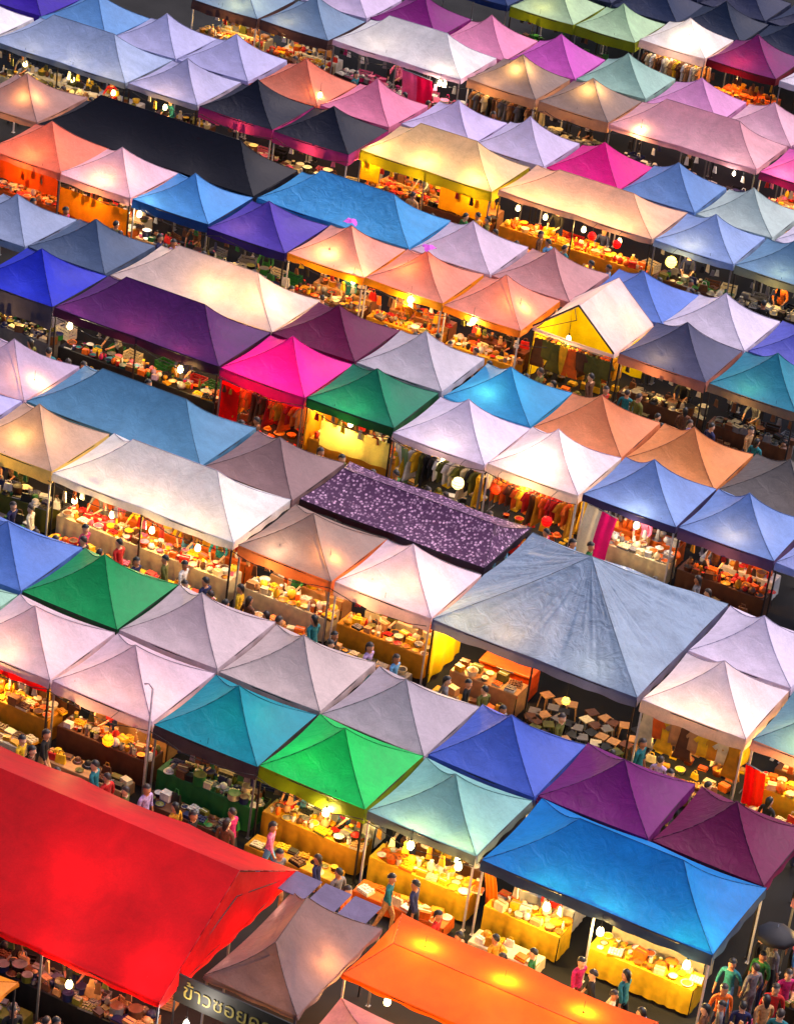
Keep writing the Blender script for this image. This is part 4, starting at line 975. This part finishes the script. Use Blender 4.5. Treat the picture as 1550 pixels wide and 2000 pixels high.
# magenta and cream draped cloth under the left steel blue tent
def drape(label, x, y, z0, z1, w_, c1, c2, rz=0, n=10, bend=.25):
    t = thing('hanging_cloth', label, 'cloth', (x, y, 0), rz)
    for k_, (ca, u0, u1) in enumerate(((c1, 0, .5), (c2, .5, 1))):
        V, F = [], []
        for j in range(n+1):
            for i in range(n+1):
                u = u0+(u1-u0)*i/n; v = j/n; V.append((u*w_, bend*math.sin(v*1.5)-.03*math.sin(u*18), z1+(z0-z1)*v-.1*u))
        for j in range(n):
            for i in range(n): q = j*(n+1)+i; F.append((q, q+n+1, q+n+2, q+1))
        obj('cloth_half', mesh_from('cloth_half', V, F), fabric(ca, .3, .1), t)
    obj('rod', tubes('rod', [((0, 0, z1+.02), (w_, 0, z1-.08), .015)]), STEEL, t)
drape('cream and magenta cloth hanging at the left of the steel blue stall', -2.6, k2+.25, .5, 1.95, 1.0, (235, 215, 190), (200, 10, 110), -.1, bend=-.35)
drape('white and green cloth hanging at the left of the pale lilac stall', -8.75, k2-.05, .6, 1.85, .42, (232, 230, 215), (120, 150, 110))
drape('pink and cherry cloth hanging at the right of the top white stall', -23.0, k5-.35, .6, 1.95, 1.3, (220, 90, 140), (205, 20, 80))
drape('bright red cloth hanging by the slate teal tent', 6.35, k1-.3, .4, 1.7, .55, (226, 30, 30), (235, 60, 50))
drape('orange panel leaning by the dark gap left of the cobalt stall', 3.0, .5, .3, 1.75, .5, (220, 110, 30), (226, 120, 40), -.5)
drape('pink and peach cloth hung at the right edge by the crossing', 10.7, -2.6, .3, 2.0, .9, (226, 150, 150), (236, 160, 110), .3)
# orchid cloths knotted on two peaks
def knot(label, x, y, z):
    V, F = [], []; n_, m = 14, 6
    for j in range(m):
        for i in range(n_):
            t_ = 2*math.pi*i/n_; r = .02+.2*j/(m-1)*(1+.3*math.sin(3*t_+x)+.2*math.sin(7*t_)); V.append((r*math.cos(t_), r*math.sin(t_), .12-.45*r+.05*math.sin(5*t_)*j/(m-1)))
    for j in range(m-1):
        for i in range(n_): F.append((j*n_+i, (j+1)*n_+i, (j+1)*n_+(i+1) % n_, j*n_+(i+1) % n_))
    o = obj('peak_cloth', mesh_from('peak_cloth', V, F), fabric((196, 96, 200), .2, .3), None, (x, y, z)); tag(o, label, 'cloth')
knot('crumpled orchid cloth on the peak of the left salmon tent', -16.15, k3+1.5, 3.24); knot('crumpled orchid cloth on the peak of the coral middle tent', -13.25, k3+1.5, 3.24)
# umbrella by the crossing
UM = thing('umbrella', 'black umbrella open beside the corner of the cobalt tent', 'umbrella', (9.9, 1.9, 0))
obj('umbrella_canopy', lathe('umbrella_canopy', [(.5, 1.95), (.45, 2.06), (.3, 2.16), (.12, 2.22), (.0, 2.24)], 8), paint((22, 20, 26), .7), UM); obj('shaft', tubes('shaft', [((0, 0, 1.1), (0, 0, 2.3), .01)]), STEEL, UM)
person(9.9, 2.0, 2.5, 'stand', 'holding the black umbrella', ['grey'])
# small orange awning, bottom left
tent('small flat orange awning at the very bottom left corner', -5.2, -11.6, 2.6, .95, (236, 130, 40), None, H=.08, kind='flat', eave=2.45, drop=.1, sag=.01)
# crossing on the right and the walkway in front of the cobalt stall
for i in range(22):
    x_, y_ = 9.6+random.random()*3.2, -6.5+i*.45+random.uniform(-.3, .3)
    person(x_, y_, random.uniform(0, 6.28), random.choice(['stand', 'walk', 'walk']), f"{['at the near end', 'in the middle', 'at the far end'][min(2, i//8)]} of the right hand crossing")
for i in range(13):
    x_, y_ = .2+i*.68+random.uniform(-.2, .2), -1.0-random.random()*1.5
    person(x_, y_, random.choice([1, -1])*R(90)+random.uniform(-.4, .4), random.choice(['stand', 'walk', 'walk']), 'in the walkway behind the orange tarpaulin')
for i in range(12):
    x_, y_ = -12+i*1.0+random.uniform(-.3, .3), -1.0-random.random()*1.6
    person(x_, y_, random.choice([1, -1])*R(90)+random.uniform(-.4, .4), random.choice(['stand', 'walk', 'walk']), 'in the walkway behind the red marquee')
for i in range(7):
    person(-5.5+i*.9, -10.2-random.random()*1.2, random.uniform(0, 6.28), 'walk', 'in front of the red marquee')

# sagging power cables slung along the fronts of the rows
for nm_, xa, xb, y_ in (('nearest', -12, 3, -.12), ('second', -15, -3, k1-.15), ('third', -20.8, -3, k2-.15), ('fourth', -26, -9, k3-.12), ('fifth', -35, -20.2, k4-.3), ('sixth', -29, -14.5, k5-.3)):
    sg = []; x_ = xa
    while x_ < xb-.1:
        pts = [(x_+3*i/6-xa, .05*math.sin(i*2+x_), 2.02-.22*math.sin(math.pi*i/6)) for i in range(7)]
        sg += [(pts[i], pts[i+1], .012) for i in range(6)]; x_ += 3
    o = obj('power_cable', tubes('power_cable', sg, 5), BLACK, None, (xa, y_, 0)); tag(o, f"black sagging power cable along the front of the {nm_} row of stalls", 'cable')
# clutter by the right hand crossing
nm = 'hedge of crates at the right hand crossing'
TENTS['olv2'] = (None, '', 10.3, .9, 2.4, 3); TN['olv2'] = 'open sky, right crossing'
S('olv2', 'dark', ['black', 'brown', 'grey', 'pink', 'tan', 'olive'], 'black', ppl=(1, 2), low=False)
TENTS['olv3'] = (None, '', 9.9, -1.6, 2.6, 3); TN['olv3'] = 'open sky, near right corner'
S('olv3', 'dark', ['black', 'brown', 'grey', 'pink', 'tan', 'orange'], 'brown', ppl=(1, 2), low=False)
TENTS['redf'] = (None, '', -8.2, -9.0, 7.8, 3); TN['redf'] = 'red marquee front'
S('redf', 'dark', ['black', 'brown', 'grey', 'navy', 'tan', 'olive'], 'black', ppl=(2, 3), low=True)
for i in range(9):
    x_ = -7.6+i*.85; nm_ = ['outermost', 'second', 'third', 'fourth', 'fifth', 'sixth', 'seventh', 'eighth', 'ninth'][i]
    o = obj('stool', STOOL, paint(COLS[['brown', 'black', 'grey'][i % 3]], .5), None, (x_, -10.25, 0), (0, 0, random.uniform(-.5, .5))); tag(o, f"{['brown', 'black', 'grey'][i % 3]} stool before the red marquee, {nm_} from the left", 'stool', 'stools before the red marquee')
    person(x_, -10.25, random.choice([0, math.pi])+random.uniform(-.6, .6), 'sit', f"seated {nm_} from left, red marquee front", ['black', 'navy', 'brown', 'grey', 'olive'])
counter(-7.8, -.8, -11.5, 'black', 'open sky', 'long dining table before the red marquee,', .72, .6)
for i in range(16): place_good(random.choice(['bowl', 'cup', 'plate', 'bottle', 'jar']), -7.6+i*.42, -11.2+random.uniform(-.15, .15), .72, i/16, 'long dining table', 'open sky', ['white', 'cream', 'orange', 'tan', 'red'])
lamp('small warm bulb hanging below the front hem of the red marquee', -2.2, -9.3, 1.75, 22, WARM)
lamp('bulb hanging under the front edge of the olive brown tent', 10.6, 3.2, 1.85, 60, YEL)
for i in range(14):
    person(9.35+random.random()*1.6, -2.5+i*.42, random.uniform(0, 6.28), random.choice(['stand', 'walk']), f"{['lower', 'upper'][i//7]} part, beside the cobalt tent's right end")

for k_, (xa, xb, yb) in enumerate(((-14, -3, k1), (-3, 6, k1), (-22, -12, k2), (-12, 1, k2), (-28, -18, k3), (-18, -3, k3), (-34, -20, k4), (-20, -6, k4+.8), (-29, -15, k5))):
    n_ = int((xb-xa)*.75)
    for i in range(n_):
        person(xa+(xb-xa)*(i+random.random())/n_, yb-random.uniform(1.0, 2.2), random.choice([1, -1])*R(90)+random.uniform(-.5, .5), random.choice(['stand', 'walk', 'walk']), f"{['left', 'mid', 'right'][min(2, int(3*i/n_))]} aisle {['below the long white tent', 'before the big crumpled tent', 'below the deep purple tent', 'below the magenta tent', 'below the pale pink tent', 'below the salmon tents', 'below the long blue grey tent', 'below the long peach tent', 'below the khaki pair'][k_]}")
